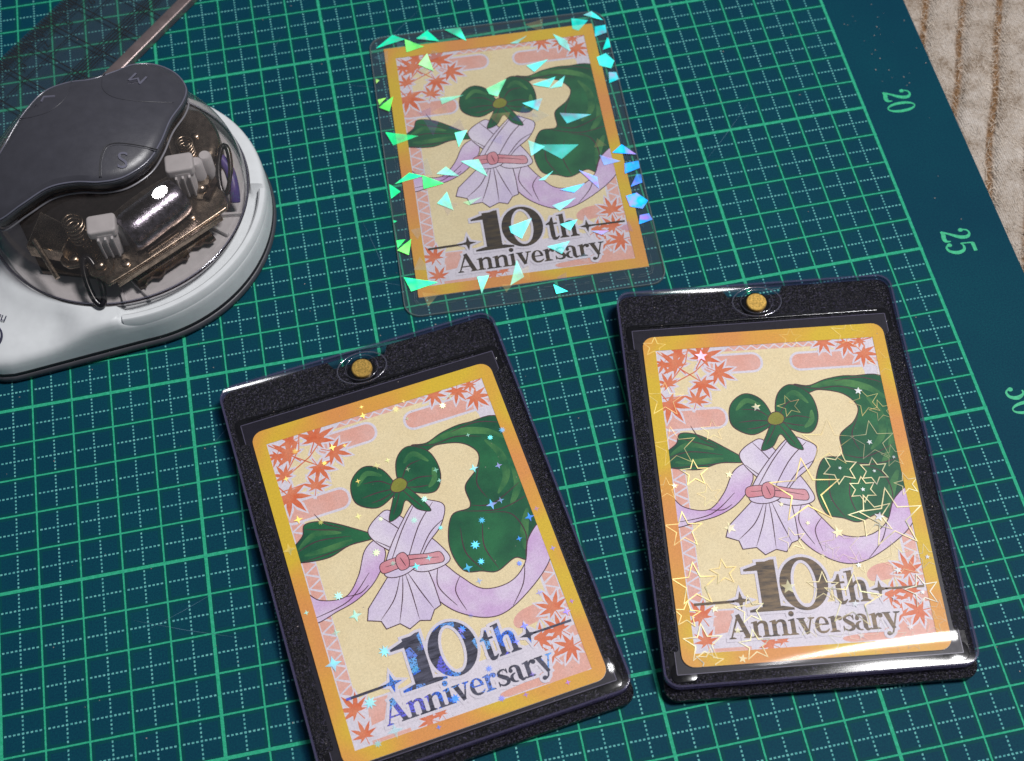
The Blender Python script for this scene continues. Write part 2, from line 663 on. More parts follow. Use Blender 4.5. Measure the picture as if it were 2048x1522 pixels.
def loop_outline(poly, w):
    """thin closed outline, as quads"""
    o, i = inflate(poly, w / 2), inflate(poly, -w / 2)
    n = len(poly)
    return [[o[k], o[(k + 1) % n], i[(k + 1) % n], i[k]] for k in range(n)]


def clip_poly(poly, x0, y0, x1, y1):
    def cut(pl, f, inter):
        out = []
        for i in range(len(pl)):
            a, b = pl[i - 1], pl[i]
            if f(b):
                if not f(a):
                    out.append(inter(a, b))
                out.append(b)
            elif f(a):
                out.append(inter(a, b))
        return out
    def ix(c):
        return lambda a, b: (c, a[1] + (b[1] - a[1]) * (c - a[0]) / (b[0] - a[0]))
    def iy(c):
        return lambda a, b: (a[0] + (b[0] - a[0]) * (c - a[1]) / (b[1] - a[1]), c)
    for f, it in ((lambda p: p[0] >= x0, ix(x0)), (lambda p: p[0] <= x1, ix(x1)), (lambda p: p[1] >= y0, iy(y0)), (lambda p: p[1] <= y1, iy(y1))):
        if len(poly) < 3:
            return []
        poly = cut(poly, f, it)
    return poly if len(poly) >= 3 else []


def empty(name, x, y, z, rz, label=None, cat=None, group=None):
    o = bpy.data.objects.new(name, None)
    o.empty_display_size = 0.01
    o.location = (x * S, y * S, z * S)
    o.rotation_euler = (0, 0, R(rz))
    C.objects.link(o)
    tag(o, label, cat, group)
    return o


def tag(o, label=None, cat=None, group=None, kind=None):
    for k, v in (('label', label), ('category', cat), ('group', group), ('kind', kind)):
        if v:
            o[k] = v
    return o


# ------------------------------------------------------------------ lettering: a bold book face drawn as strokes
def ring(cx, cy, rx, ry, tx, ty, a0, a1, n=22):
    o = [(cx + rx * math.cos(R(a0 + (a1 - a0) * i / n)), cy + ry * math.sin(R(a0 + (a1 - a0) * i / n))) for i in range(n + 1)]
    q = [(cx + (rx - tx) * math.cos(R(a0 + (a1 - a0) * i / n)), cy + (ry - ty) * math.sin(R(a0 + (a1 - a0) * i / n))) for i in range(n + 1)]
    return o + q[::-1]


def serif(x0, x1, y, h=0.055, up=1):
    m = (x0 + x1) / 2
    return [(x0, y), (x1, y), (x1, y + h * 0.7 * up), (m + (x1 - m) * 0.5, y + h * 1.5 * up), (m - (m - x0) * 0.5, y + h * 1.5 * up), (x0, y + h * 0.7 * up)]


def sp(pts, ws, seg=6):
    p = spline([(a[0], a[1], w) for a, w in zip(pts, ws)], seg, False)
    return stroke([(a, b) for a, b, c in p], [c for a, b, c in p])


GLYPH = {
    '1': (0.74, [box(0.24, 0.0, 0.53, 0.97), serif(0.03, 0.74, 0.0, 0.06), [(0.02, 0.80), (0.26, 0.80), (0.53, 0.97), (0.53, 1.0), (0.47, 1.0), (0.02, 0.84)]]),
    '0': (0.88, [ring(0.43, 0.49, 0.43, 0.52, 0.205, 0.06, 90, 270), ring(0.43, 0.49, 0.43, 0.52, 0.205, 0.06, -90, 90)]),
    't': (0.50, [box(0.13, 0.12, 0.31, 0.62), [(0.0, 0.60), (0.46, 0.60), (0.46, 0.665), (0.31, 0.665), (0.31, 0.90), (0.25, 0.90), (0.16, 0.74), (0.0, 0.645)],
                 sp([(0.22, 0.16), (0.25, 0.04), (0.36, 0.02), (0.47, 0.10)], [0.18, 0.15, 0.09, 0.035])]),
    'h': (0.80, [box(0.10, 0.0, 0.28, 0.98), serif(0.01, 0.38, 0.0), [(0.01, 0.93), (0.28, 0.93), (0.28, 1.0), (0.01, 0.965)], box(0.52, 0.0, 0.70, 0.44), serif(0.43, 0.80, 0.0),
                 sp([(0.24, 0.46), (0.34, 0.59), (0.48, 0.625), (0.59, 0.56), (0.61, 0.42)], [0.05, 0.09, 0.12, 0.17, 0.18])]),
    'A': (0.98, [stroke([(0.10, 0.03), (0.46, 0.96)], [0.06, 0.09]), stroke([(0.44, 1.0), (0.80, 0.03)], [0.19, 0.21]), box(0.22, 0.27, 0.66, 0.335), serif(0.0, 0.29, 0.0, 0.05), serif(0.60, 0.98, 0.0, 0.05)]),
    'n': (0.80, [box(0.10, 0.0, 0.28, 0.62), serif(0.01, 0.38, 0.0), [(0.01, 0.59), (0.28, 0.57), (0.28, 0.68), (0.22, 0.68), (0.01, 0.63)], box(0.52, 0.0, 0.70, 0.44), serif(0.43, 0.80, 0.0),
                 sp([(0.24, 0.46), (0.34, 0.59), (0.48, 0.625), (0.59, 0.56), (0.61, 0.42)], [0.05, 0.09, 0.12, 0.17, 0.18])]),
    'i': (0.40, [box(0.10, 0.0, 0.28, 0.62), serif(0.01, 0.38, 0.0), [(0.01, 0.59), (0.28, 0.57), (0.28, 0.68), (0.22, 0.68), (0.01, 0.63)], ellipse(0.18, 0.88, 0.115, 0.115, 18)]),
    'v': (0.74, [stroke([(0.17, 0.64), (0.40, 0.0)], [0.21, 0.16]), stroke([(0.59, 0.64), (0.40, 0.02)], [0.07, 0.07]), serif(0.0, 0.36, 0.68, 0.05, -1), serif(0.46, 0.74, 0.68, 0.05, -1)]),
    'e': (0.62, [ring(0.31, 0.33, 0.30, 0.35, 0.175, 0.06, 90, 250), ring(0.31, 0.33, 0.28, 0.35, 0.13, 0.06, 0, 90), box(0.14, 0.325, 0.585, 0.385),
                 sp([(0.20, 0.05), (0.33, 0.03), (0.47, 0.06), (0.58, 0.16)], [0.10, 0.10, 0.08, 0.035])]),
    'r': (0.58, [box(0.10, 0.0, 0.28, 0.62), serif(0.01, 0.42, 0.0), [(0.01, 0.59), (0.28, 0.57), (0.28, 0.68), (0.22, 0.68), (0.01, 0.63)],
                 sp([(0.26, 0.46), (0.34, 0.59), (0.45, 0.63)], [0.04, 0.10, 0.10]), ellipse(0.475, 0.565, 0.10, 0.10, 18)]),
    's': (0.54, [sp([(0.46, 0.52), (0.38, 0.64), (0.20, 0.62), (0.12, 0.50), (0.26, 0.37), (0.42, 0.25), (0.42, 0.10), (0.24, 0.03), (0.09, 0.10), (0.05, 0.18)],
                    [0.03, 0.06, 0.09, 0.14, 0.17, 0.17, 0.14, 0.08, 0.06, 0.03]), stroke([(0.475, 0.66), (0.47, 0.46)], 0.045), stroke([(0.045, 0.02), (0.05, 0.23)], 0.045)]),
    'a': (0.66, [sp([(0.10, 0.50), (0.16, 0.62), (0.31, 0.65), (0.43, 0.55), (0.44, 0.40)], [0.10, 0.10, 0.08, 0.16, 0.18]), box(0.35, 0.10, 0.53, 0.42), ellipse(0.13, 0.50, 0.085, 0.085, 16),
                 ring(0.25, 0.19, 0.24, 0.20, 0.15, 0.06, 80, 290), sp([(0.44, 0.14), (0.50, 0.03), (0.60, 0.04), (0.66, 0.09)], [0.17, 0.13, 0.07, 0.03])]),
    'y': (0.74, [stroke([(0.17, 0.64), (0.42, -0.02)], [0.21, 0.15]), stroke([(0.60, 0.64), (0.34, -0.16), (0.24, -0.25)], [0.07, 0.07, 0.06]), serif(0.0, 0.36, 0.68, 0.05, -1), serif(0.47, 0.75, 0.68, 0.05, -1), ellipse(0.17, -0.205, 0.10, 0.09, 16)]),
    '2': (0.62, [sp([(0.10, 0.74), (0.16, 0.92), (0.32, 0.98), (0.46, 0.86), (0.43, 0.62), (0.26, 0.36), (0.08, 0.10)], [0.05, 0.06, 0.07, 0.14, 0.15, 0.10, 0.06]), ellipse(0.12, 0.73, 0.085, 0.085, 14),
                 sp([(0.05, 0.06), (0.2, 0.10), (0.36, 0.07), (0.52, 0.10), (0.56, 0.26)], [0.08, 0.14, 0.15, 0.12, 0.03])]),
    '5': (0.62, [stroke([(0.16, 0.95), (0.54, 0.95)], [0.13, 0.12]), stroke([(0.15, 0.98), (0.10, 0.55)], 0.055), sp([(0.10, 0.55), (0.24, 0.62), (0.42, 0.56), (0.49, 0.34), (0.38, 0.10), (0.20, 0.03), (0.07, 0.12)], [0.04, 0.07, 0.12, 0.16, 0.11, 0.07, 0.05]), ellipse(0.10, 0.16, 0.085, 0.085, 14)]),
    '3': (0.62, [sp([(0.10, 0.80), (0.20, 0.95), (0.36, 0.95), (0.45, 0.77), (0.34, 0.58), (0.22, 0.54)], [0.05, 0.07, 0.10, 0.15, 0.08, 0.05]), sp([(0.22, 0.54), (0.38, 0.52), (0.49, 0.30), (0.40, 0.08), (0.20, 0.02), (0.07, 0.14)], [0.05, 0.08, 0.16, 0.11, 0.07, 0.05]), ellipse(0.11, 0.18, 0.085, 0.085, 14), ellipse(0.12, 0.78, 0.08, 0.08, 14)]),
}
GLYPH['0n'] = (0.64, [ring(0.31, 0.49, 0.27, 0.51, 0.13, 0.045, 90, 270), ring(0.31, 0.49, 0.27, 0.51, 0.13, 0.045, -90, 90)])


def text_polys(chars, x, y, h, xs=1.0, gap=0.0):
    out = []
    for ch in chars:
        w, pls = GLYPH[ch]
        for pl in pls:
            out.append([(x + px * h * xs, y + py * h) for px, py in pl])
        x += (w + gap) * h * xs
    return out, x


def sans_mesh(name, body, size, mat, parent, loc, rot, extrude=0.0):
    cu = bpy.data.curves.new(name, 'FONT')
    cu.body = body
    cu.size = size * S
    cu.align_x = 'CENTER'
    cu.align_y = 'CENTER'
    cu.extrude = extrude * S
    cu.resolution_u = 4
    tmp = bpy.data.objects.new(name, cu)
    C.objects.link(tmp)
    dg = bpy.context.evaluated_depsgraph_get()
    me = bpy.data.meshes.new_from_object(tmp.evaluated_get(dg))
    bpy.data.objects.remove(tmp)
    me.name = name
    me.materials.clear()
    o = link(name, me, mat, parent)
    o.location = tuple(q * S for q in loc)
    o.rotation_euler = rot
    return o


# ================================================================== SETTING
# ribbed rug under the cutting mat
def build_rug():
    d = Vector((math.cos(R(67.7)), math.sin(R(67.7))))
    nn = Vector((d.y, -d.x))
    ss = [-45 + 0.06 * i for i in range(int(63 / 0.06))]
    tt = [-34 + 0.55 * i for i in range(int(74 / 0.55))]
    v, f, cord = [], [], []
    rnd = random.Random(3)
    ph = [rnd.uniform(-1, 1) for _ in range(400)]
    for j, t in enumerate(tt):
        for i, s in enumerate(ss):
            sw = s + 0.05 * math.sin(t * 0.5 + 0.4) + 0.03 * math.sin(t * 1.7 + s * 0.2)
            u = ((sw - 1.868) / 1.1) % 1.0
            k = int(math.floor((sw - 1.868) / 1.1))
            e = min(u, 1 - u)                   # 0 at the cord, 0.5 on top of the rib
            rib = 0.20 * (1 - (1 - min(1, e / 0.34)) ** 2)
            c = max(0.0, 1 - (e / 0.075) ** 2)
            z = -0.47 + rib + 0.10 * c + 0.018 * math.sin(t * 5.1 + ph[k % 400] * 9 + s * 2) * (1 if e > 0.1 else 0.3)
            p = d * t + nn * s
            v.append((p.x * S, p.y * S, z * S))
            cord.append(1.0 if e < 0.07 else max(0.0, 0.7 - (e - 0.07) / 0.09))
    n = len(ss)
    for j in range(len(tt) - 1):
        for i in range(n - 1):
            a = j * n + i
            f.append((a, a + n, a + n + 1, a + 1))
    me = bpy.data.meshes.new('rug')
    me.from_pydata(v, [], f)
    me.update()
    at = me.attributes.new('cord', 'FLOAT', 'POINT')
    at.data.foreach_set('value', cord)
    o = link('rug', me, 'rug_weave', None, True)
    if me.polygons[0].normal.z < 0:
        me.flip_normals()
    tag(o, 'beige ribbed rug with brown cords under the cutting mat', None, None, 'structure')


build_rug()

def build_fibres():
    rnd = random.Random(9)
    v, f = [], []
    for _ in range(9000):
        x, y = rnd.uniform(2.4, 8.5), rnd.uniform(-3.5, 12.5)
        z = -0.30 + rnd.uniform(-0.06, 0.02)
        a, ln = rnd.uniform(0, 6.283), rnd.uniform(0.10, 0.30)
        w = rnd.uniform(0.004, 0.009)
        px, py = -math.sin(a) * w, math.cos(a) * w
        b = len(v)
        bend = rnd.uniform(-0.6, 0.6)
        for k in range(3):
            t = k / 2.0
            qx, qy = x + math.cos(a + bend * t) * ln * t, y + math.sin(a + bend * t) * ln * t
            qz = z + 0.05 * math.sin(math.pi * t * 0.8) + 0.03 * t
            ww_ = 1 - 0.6 * t
            v.append(((qx - px * ww_) * S, (qy - py * ww_) * S, qz * S)); v.append(((qx + px * ww_) * S, (qy + py * ww_) * S, qz * S))
        f += [(b, b + 1, b + 3, b + 2), (b + 2, b + 3, b + 5, b + 4)]
    me = bpy.data.meshes.new('rug_fibre')
    me.from_pydata(v, [], f)
    o = link('rug_fibre', me, 'rug_fibre', bpy.data.objects['rug'])
    o['kind'] = 'stuff'


simple('rug_fibre', (196, 184, 170), 0.9, var=0.2, vscale=0.8)
build_fibres()

# cutting mat: vinyl sheet, top face at z = 0
mat_root = empty('cutting_mat', -15, 2, -0.25, 0, 'blue green cutting mat printed with a centimetre grid', 'cutting mat')


def child(o, root):
    """keep world coordinates of a mesh authored in world cm when parenting to a root"""
    o.parent = root
    o.matrix_parent_inverse = root_inv(root)
    return o


def root_inv(root):
    m = Matrix.Translation(root.location) @ root.rotation_euler.to_matrix().to_4x4()
    return m.inverted()


outline = rrect(35.47, 47.0, 0.25, 2.47 - 35.47 / 2, 3.5, 5)
m = MB(); m.slab(outline, -0.25, 0.0, 0.02, 2)
child(m.obj('sheet', 'cutting_mat_vinyl'), mat_root)
for num, yv in (('15', 10), ('20', 5), ('25', 0), ('30', -5), ('35', -10)):
    if num == '15':
        continue
    b = MB()
    chars = [c if c != '0' else '0n' for c in num]
    pl, xe = text_polys(chars, 0, 0, 0.82, 0.86, 0.0)
    wdt = xe
    k = 0
    for p in pl:
        q = [(0.66 + py, yv - (px - wdt / 2)) for px, py in p]
        b.sheet(q, 0.004 + 0.001 * k); k += 1
    o = child(b.obj('number', 'mat_print'), mat_root)
    o['label'] = 'printed green number %s on the mat margin' % num


rnd = random.Random(14)
simple('scored_vinyl', (70, 110, 130), 0.7)
simple('lint_fluff', (150, 140, 136), 0.9)
for i in range(22):
    x, y = rnd.uniform(-24, 2), rnd.uniform(-11, 12)
    a, ln = rnd.choice([R(8), R(100), R(45), R(-20)]) + rnd.uniform(-0.2, 0.2), rnd.uniform(0.5, 2.6)
    if x + ln * math.cos(a) > 2.3:
        continue
    b = MB(); b.sheet(stroke([(x, y), (x + ln * 0.5 * math.cos(a), y + ln * 0.5 * math.sin(a)), (x + ln * math.cos(a + 0.02), y + ln * math.sin(a + 0.02))], [0.002, 0.009, 0.002]), 0.0035 + 0.0001 * i)
    child(b.obj('knife_score', 'scored_vinyl'), mat_root)
b = MB()
for i in range(170):
    x, y = (rnd.uniform(-25, 2.3), rnd.uniform(-12, 13)) if i > 25 else (rnd.uniform(0.3, 2.3), rnd.uniform(5.5, 8.5))
    r = rnd.uniform(0.008, 0.026)
    a = rnd.uniform(0, 6.28)
    b.slab([(x + r * math.cos(a + k * 1.57) * rnd.uniform(0.4, 1.2), y + r * math.sin(a + k * 1.57) * rnd.uniform(0.4, 1.2)) for k in range(4)], 0.004, 0.004 + r * 0.6)
o = child(b.obj('lint', 'lint_fluff'), mat_root)
o['kind'] = 'stuff'


# ================================================================== CARDS
def maple(cx, cy, r, rot, grow=0.0):
    tips = [(90, 1.0), (48, 0.92), (132, 0.92), (8, 0.80), (172, 0.80), (-34, 0.55), (214, 0.55)]
    tips.sort()
    pts = []
    n = len(tips)
    w = 12 + (grow > 0) * 4
    for i, (a, l) in enumerate(tips):
        pts.append((a - w, l * 0.56)); pts.append((a, l)); pts.append((a + w, l * 0.56))
        if i < n - 1:
            pts.append(((a + tips[i + 1][0]) / 2, 0.32))
    w2 = 3 + (grow > 0) * 6
    pts.append((262 - w2, 0.12)); pts.append((270 - w2 * 0.8, 0.6)); pts.append((270 + w2 * 0.8, 0.6)); pts.append((278 + w2, 0.12))
    return [(cx + (r * l + grow) * math.cos(R(a + rot)), cy + (r * l + grow) * math.sin(R(a + rot))) for a, l in pts] + [(cx, cy)]


def star4(cx, cy, r, k=0.26):
    return [(cx + (r if i % 2 == 0 else r * k) * math.cos(R(90 + 45 * i)), cy + (r if i % 2 == 0 else r * k) * math.sin(R(90 + 45 * i))) for i in range(8)]


def starn(cx, cy, r, n, k, rot=90.0):
    return [(cx + (r if i % 2 == 0 else r * k) * math.cos(R(rot + 180.0 / n * i)), cy + (r if i % 2 == 0 else r * k) * math.sin(R(rot + 180.0 / n * i))) for i in range(2 * n)]


PX0, PX1, PY0, PY1 = -2.83, 2.83, -4.08, 3.99       # printed panel inside the orange border
ART = {}


def zc_(z):
    return 0.031 + (z - 0.031) * 0.16


def art_mesh(name, polys, z, dz=0.0006, clip=False):
    b = MB()
    k = 0
    for p in polys:
        if clip:
            p = clip_poly(p, PX0, PY0, PX1, PY1)
        if len(p) < 3:
            continue
        b.sheet(p, zc_(z + dz * (k % 40))); k += 1
    return b.mesh(name)


def build_art():
    """flat print shared by the three cards: list of (part name, mesh, material, parent part)"""
    A = []

    def add(name, polys, z, mat, dz=0.0006):
        me = art_mesh(name, polys, z, dz)
        me.materials.append(MATS[mat])
        A.append((name, me))

    add('printed_panel', [box(PX0, PY0, PX1, PY1)], 0.034, 'panel_ink')
    add('cream_field', [rrect(4.92, 6.9, 0.12, -0.02, 0.40)], 0.037, 'cream_ink')
    # pale pink scale pattern of the side strips and the lower blocks
    tri = []
    for i in range(19):
        y = 3.6 - i * 0.385
        if -2.9 < y < 1.9:
            for sx in (-1, 1):
                x0, x1 = sx * 2.80, sx * 2.50
                tri.append([(x0, y - 0.17), (x0, y + 0.17), (x1, y)] if sx > 0 else [(x0, y + 0.17), (x0, y - 0.17), (x1, y)])
                tri.append([(x1, y - 0.32), (x1, y - 0.05), (x0 * 0.985, y - 0.19)] if sx > 0 else [(x1, y - 0.05), (x1, y - 0.32), (x0 * 0.985, y - 0.19)])
    for i in range(11):
        x = -0.95 + i * 0.30
        tri.append([(x - 0.13, 3.84), (x + 0.13, 3.84), (x, 3.95)])
        tri.append([(x + 0.02, 3.985), (x + 0.15, 3.87), (x + 0.28, 3.985)])
    for i, p in enumerate(tri):
        add('pattern_triangle', [p], 0.040 + 0.0006 * (i % 4), 'pink_ink')
    halo = [rrect(1.62, 0.60, 0.28, -0.92, 3.48), rrect(2.35, 0.56, 0.26, 1.75, 3.42), rrect(1.75, 0.62, 0.28, -2.1, 1.96)]
    add('cloud_band_edge', halo, 0.043, 'panel_ink')
    add('cloud_band', [inflate(p, -0.065) for p in halo], 0.046, 'pink_ink')
    low = [[(-2.25, -3.08), (-1.78, -3.10), (-2.0, -3.62), (-2.36, -3.66)], spline([(1.5, -2.4), (1.8, -2.2), (2.5, -2.16), (2.83, -2.2), (2.83, -2.62), (2.2, -2.58), (1.6, -2.62)], 5),
           spline([(0.7, -3.92), (1.6, -3.82), (2.2, -3.55), (2.83, -3.4), (2.83, -4.05), (1.4, -4.05), (0.8, -4.05)], 5), box(-2.4, -4.07, -1.5, -3.99), box(1.95, -3.2, 2.83, -2.95)]
    for p in low:
        add('lower_block', [p], 0.046, 'pink_ink')
    # maple sprays
    leaves = [(-2.35, 3.52, 0.50, 40), (-1.66, 3.72, 0.56, -30), (-1.32, 3.26, 0.44, -120), (-1.76, 2.96, 0.42, 200), (-2.62, 2.98, 0.34, 20), (-2.66, 2.44, 0.55, 210), (-1.96, 2.46, 0.36, -20),
              (-2.20, 3.88, 0.34, 100), (-2.66, 3.60, 0.3, 150),
              (1.52, 3.96, 0.36, 200), (2.12, 3.86, 0.36, 160), (2.50, 3.55, 0.42, 215), (2.5, 3.92, 0.25, 120),
              (2.50, -2.42, 0.44, 15), (1.94, -3.02, 0.40, -60), (2.46, -2.95, 0.40, 40), (2.58, -3.42, 0.42, 100), (2.1, -3.5, 0.3, 30),
              (-2.56, -3.20, 0.42, 30), (-2.52, -3.82, 0.34, 10), (-1.02, -3.98, 0.32, 60), (-0.75, -3.92, 0.25, 20)]
    sprigs = [stroke([(-2.8, 3.95), (-2.35, 3.5), (-1.7, 2.95)], 0.03), stroke([(-2.8, 2.6), (-2.2, 2.62), (-1.95, 2.5)], 0.03), stroke([(-2.0, 3.98), (-2.1, 3.6), (-2.6, 3.0)], 0.03),
              stroke([(-1.4, 3.75), (-1.9, 3.3), (-2.7, 2.9)], 0.03), stroke([(2.8, 3.98), (2.2, 3.85)], 0.03)]
    def fan(p):
        c, q = p[-1], p[:-1]
        return [[c, q[i], q[(i + 1) % len(q)]] for i in range(len(q))]
    leaves = [(a, b, r * 1.14, t) for a, b, r, t in leaves]
    lp = [fan(maple(*l)) for l in leaves]
    lh = [fan(maple(*l, 0.085)) for l in leaves]
    for i, p in enumerate(lh):
        add('leaf_halo', p, 0.049 + 0.0004 * (i % 10), 'panel_ink', 0.0)
    for i, p in enumerate(sprigs):
        add('sprig', [p], 0.0535 + 0.0004 * (i % 3), 'leaf_ink')
    for i, p in enumerate(lp):
        add('maple_leaf', p, 0.0545 + 0.0003 * (i % 12), 'leaf_ink', 0.0)

    # sweeping green and lilac ribbons tied with a bow (plain ornament)
    z = 0.0600

    def ribbon(name, pts, mat, folds=(), w=0.028, seg=7, dz=0.0022):
        nonlocal z
        p = spline(pts, seg)
        add(name, [p], z, mat)
        z += dz * 0.4
        ln = loop_outline(p, w)
        for fo in folds:
            fp = spline(fo, 6, False)
            ln.append(stroke(fp, [w * 1.1 * (0.35 + 0.65 * math.sin(math.pi * (i + 0.6) / (len(fp) + 0.2))) for i in range(len(fp))]))
        add(name + '_outline', ln, z, 'line_ink', 0.00001)
        z += dz

    def strands(name, lines, w, mat):
        nonlocal z
        for ln in lines:
            fp = spline(ln, 8, False)
            add(name, [stroke(fp, [w * (0.08 + 0.92 * math.sin(math.pi * (i + 0.5) / len(fp)) ** 0.8) for i in range(len(fp))])], z, mat)
            z += 0.0003

    # long green ribbon sweeping in from the right edge, tapering to split tips
    ribbon('green_ribbon', [(0.58, 2.76), (0.95, 2.70), (1.45, 2.86), (2.1, 2.90), (3.0, 2.62), (3.04, 0.2), (2.78, -0.62), (2.35, -1.05), (2.05, -0.92), (1.55, -1.10), (1.2, -0.98), (0.78, -0.80), (0.66, -0.1), (0.95, 0.62), (1.45, 0.70), (1.50, 1.25), (1.92, 1.62), (2.08, 2.02), (1.78, 2.40), (1.2, 2.56), (0.86, 2.50)], 'green_ink', [], 0.026)
    strands('ribbon_sheen', [[(1.0, 2.66), (1.7, 2.74), (2.4, 2.55), (2.85, 2.2)], [(2.35, 2.3), (2.6, 1.8), (2.55, 1.2), (2.2, 0.8)], [(2.8, 1.6), (2.75, 0.9), (2.4, 0.4)], [(2.75, 0.2), (2.5, -0.3), (2.35, -0.8)]], 0.20, 'green_strand_ink')
    strands('ribbon_crease', [[(1.48, 0.72), (2.0, 0.60), (2.8, 0.92)], [(1.2, 0.66), (2.1, 0.40), (2.95, 0.55)], [(2.3, -0.95), (2.50, -0.4), (2.32, 0.2), (1.75, 0.42)], [(2.05, 1.75), (1.80, 1.25), (1.92, 0.78)], [(1.25, -0.98), (0.98, -0.4), (1.05, 0.25)], [(1.6, -1.05), (1.45, -0.4), (1.6, 0.2)], [(0.60, 2.75), (1.1, 2.60), (1.7, 2.62), (2.3, 2.42)], [(2.9, 2.62), (2.3, 2.84), (1.6, 2.78)]], 0.030, 'line_ink')
    ribbon('green_streamer', [(-3.0, 1.00), (-2.62, 1.30), (-2.48, 1.58), (-2.02, 1.50), (-1.4, 1.10), (-0.95, 0.70), (-1.6, 0.70), (-2.2, 0.56), (-3.0, 0.72)], 'green_ink', [], 0.026)
    strands('ribbon_sheen', [[(-2.8, 1.0), (-2.3, 1.25), (-1.7, 1.08)], [(-2.7, 0.80), (-2.1, 0.78), (-1.5, 0.82)]], 0.15, 'green_strand_ink')
    strands('ribbon_crease', [[(-2.9, 0.92), (-2.3, 1.06), (-1.5, 0.92)], [(-2.5, 1.45), (-2.1, 1.3), (-1.6, 1.12)], [(-2.2, 1.78), (-2.02, 1.45), (-1.6, 1.16)], [(-2.8, 0.66), (-2.1, 0.66), (-1.4, 0.72)]], 0.028, 'line_ink')
    # pale lilac streamers with pink ends
    ribbon('lilac_streamer', [(-3.0, -0.02), (-2.65, -0.40), (-2.05, -0.52), (-1.62, -0.12), (-1.30, 0.45), (-0.95, 0.62), (-0.85, 0.20), (-1.25, -0.35), (-1.75, -0.66), (-2.3, -0.80), (-3.0, -0.88)], 'lilac_deep_ink', [[(-2.9, -0.80), (-2.0, -0.64), (-1.35, -0.12)], [(-2.05, -0.52), (-1.7, -0.55), (-1.45, -0.42)]], 0.024)
    ribbon('lilac_sash_end', [(0.25, -0.35), (0.66, -0.92), (1.08, -1.40), (1.72, -1.46), (2.22, -1.14), (2.52, -0.55), (3.02, -0.22), (2.98, -0.95), (2.55, -1.50), (1.62, -2.06), (0.98, -2.12), (0.30, -1.72), (-0.12, -1.10), (-0.20, -0.55)], 'lilac_deep_ink', [[(2.22, -1.14), (2.02, -1.6), (1.62, -2.04)], [(0.66, -0.92), (0.45, -1.25), (0.55, -1.78)], [(0.25, -0.5), (0.10, -1.0), (0.38, -1.6)]], 0.024)
    # pleated fan below the knot
    fan_top = (-0.42, -0.25)
    fan_pts = [(-0.95, -0.36), (-1.62, -0.98), (-1.72, -1.26), (-1.42, -1.38), (-1.36, -1.60), (-1.02, -1.58), (-0.84, -1.78), (-0.56, -1.66), (-0.32, -1.74), (-0.16, -1.52), (0.02, -1.46), (0.02, -0.9), (-0.02, -0.36)]
    p = fan_pts
    add('pleated_fan', [p], z, 'lilac_ink'); z += 0.0009
    ln = loop_outline(p, 0.024)
    add('pleated_fan_outline', ln, z, 'line_ink', 0.00001); z += 0.0022
    strands('ribbon_crease', [[(fan_top[0] - 0.25 + 0.06 * i, -0.42), ((fan_top[0] + q[0]) / 2 - 0.05, -0.95), (q[0], q[1] + 0.03)] for i, q in enumerate(((-1.42, -1.38), (-1.02, -1.58), (-0.56, -1.66), (-0.16, -1.52)))], 0.026, 'line_ink')
    # crossed bands and knot
    ribbon('lilac_band', [(-1.08, 0.92), (-0.72, 1.22), (-0.42, 1.24), (0.05, 0.62), (0.42, 0.05), (0.58, -0.42), (0.22, -0.56), (-0.28, -0.46), (-0.62, 0.10), (-0.98, 0.55)], 'lilac_ink', [[(-0.72, 1.20), (-0.3, 0.6), (0.1, -0.4)], [(-0.98, 0.6), (-0.55, 0.15), (-0.3, -0.4)]], 0.024)
    ribbon('lilac_band', [(0.86, 0.92), (0.62, 1.16), (0.22, 1.28), (-0.28, 0.82), (-0.78, 0.20), (-1.02, -0.30), (-0.70, -0.46), (-0.25, -0.34), (0.20, 0.12), (0.62, 0.46)], 'lilac_ink', [[(0.62, 1.12), (0.1, 0.62), (-0.5, -0.3)], [(0.22, 1.26), (-0.3, 0.66), (-0.82, -0.1)], [(0.72, 0.6), (0.3, 0.35), (-0.2, -0.25)]], 0.024)
    ribbon('pink_band', [(-1.02, 0.00), (-0.5, 0.02), (0.1, -0.12), (0.40, -0.18), (0.40, -0.44), (-0.1, -0.36), (-0.6, -0.26), (-1.04, -0.26)], 'pinksash_ink', [[(-0.95, -0.12), (-0.3, -0.14), (0.34, -0.30)]], 0.020)
    ribbon('pink_knot', [(-0.62, 0.06), (-0.44, 0.10), (-0.36, -0.08), (-0.42, -0.30), (-0.62, -0.32), (-0.68, -0.12)], 'pinksash_ink', [[(-0.55, 0.0), (-0.48, -0.25)]], 0.020)
    # green bow above
    ribbon('green_bow_loop', [(-0.10, 1.78), (-0.30, 2.36), (-0.72, 2.58), (-1.12, 2.28), (-1.16, 1.72), (-0.72, 1.42), (-0.30, 1.56)], 'green_ink', [], 0.024)
    strands('ribbon_sheen', [[(-0.35, 2.2), (-0.7, 2.38), (-1.0, 2.12)]], 0.14, 'green_strand_ink')
    strands('ribbon_crease', [[(-0.16, 1.84), (-0.45, 2.08), (-0.85, 2.14)], [(-0.16, 1.76), (-0.55, 1.80), (-0.98, 1.78)], [(-0.2, 1.70), (-0.5, 1.60), (-0.8, 1.58)]], 0.030, 'line_ink')
    ribbon('green_bow_loop', [(0.0, 1.84), (0.10, 2.48), (0.48, 2.76), (0.94, 2.44), (1.04, 1.82), (0.80, 1.38), (0.34, 1.48)], 'green_ink', [], 0.024)
    strands('ribbon_sheen', [[(0.25, 2.35), (0.55, 2.52), (0.85, 2.2)], [(0.9, 2.0), (0.85, 1.7), (0.65, 1.52)]], 0.14, 'green_strand_ink')
    strands('ribbon_crease', [[(0.06, 1.90), (0.32, 2.24), (0.66, 2.30)], [(0.1, 1.80), (0.48, 1.86), (0.84, 1.78)], [(0.1, 1.72), (0.4, 1.62), (0.66, 1.58)]], 0.030, 'line_ink')
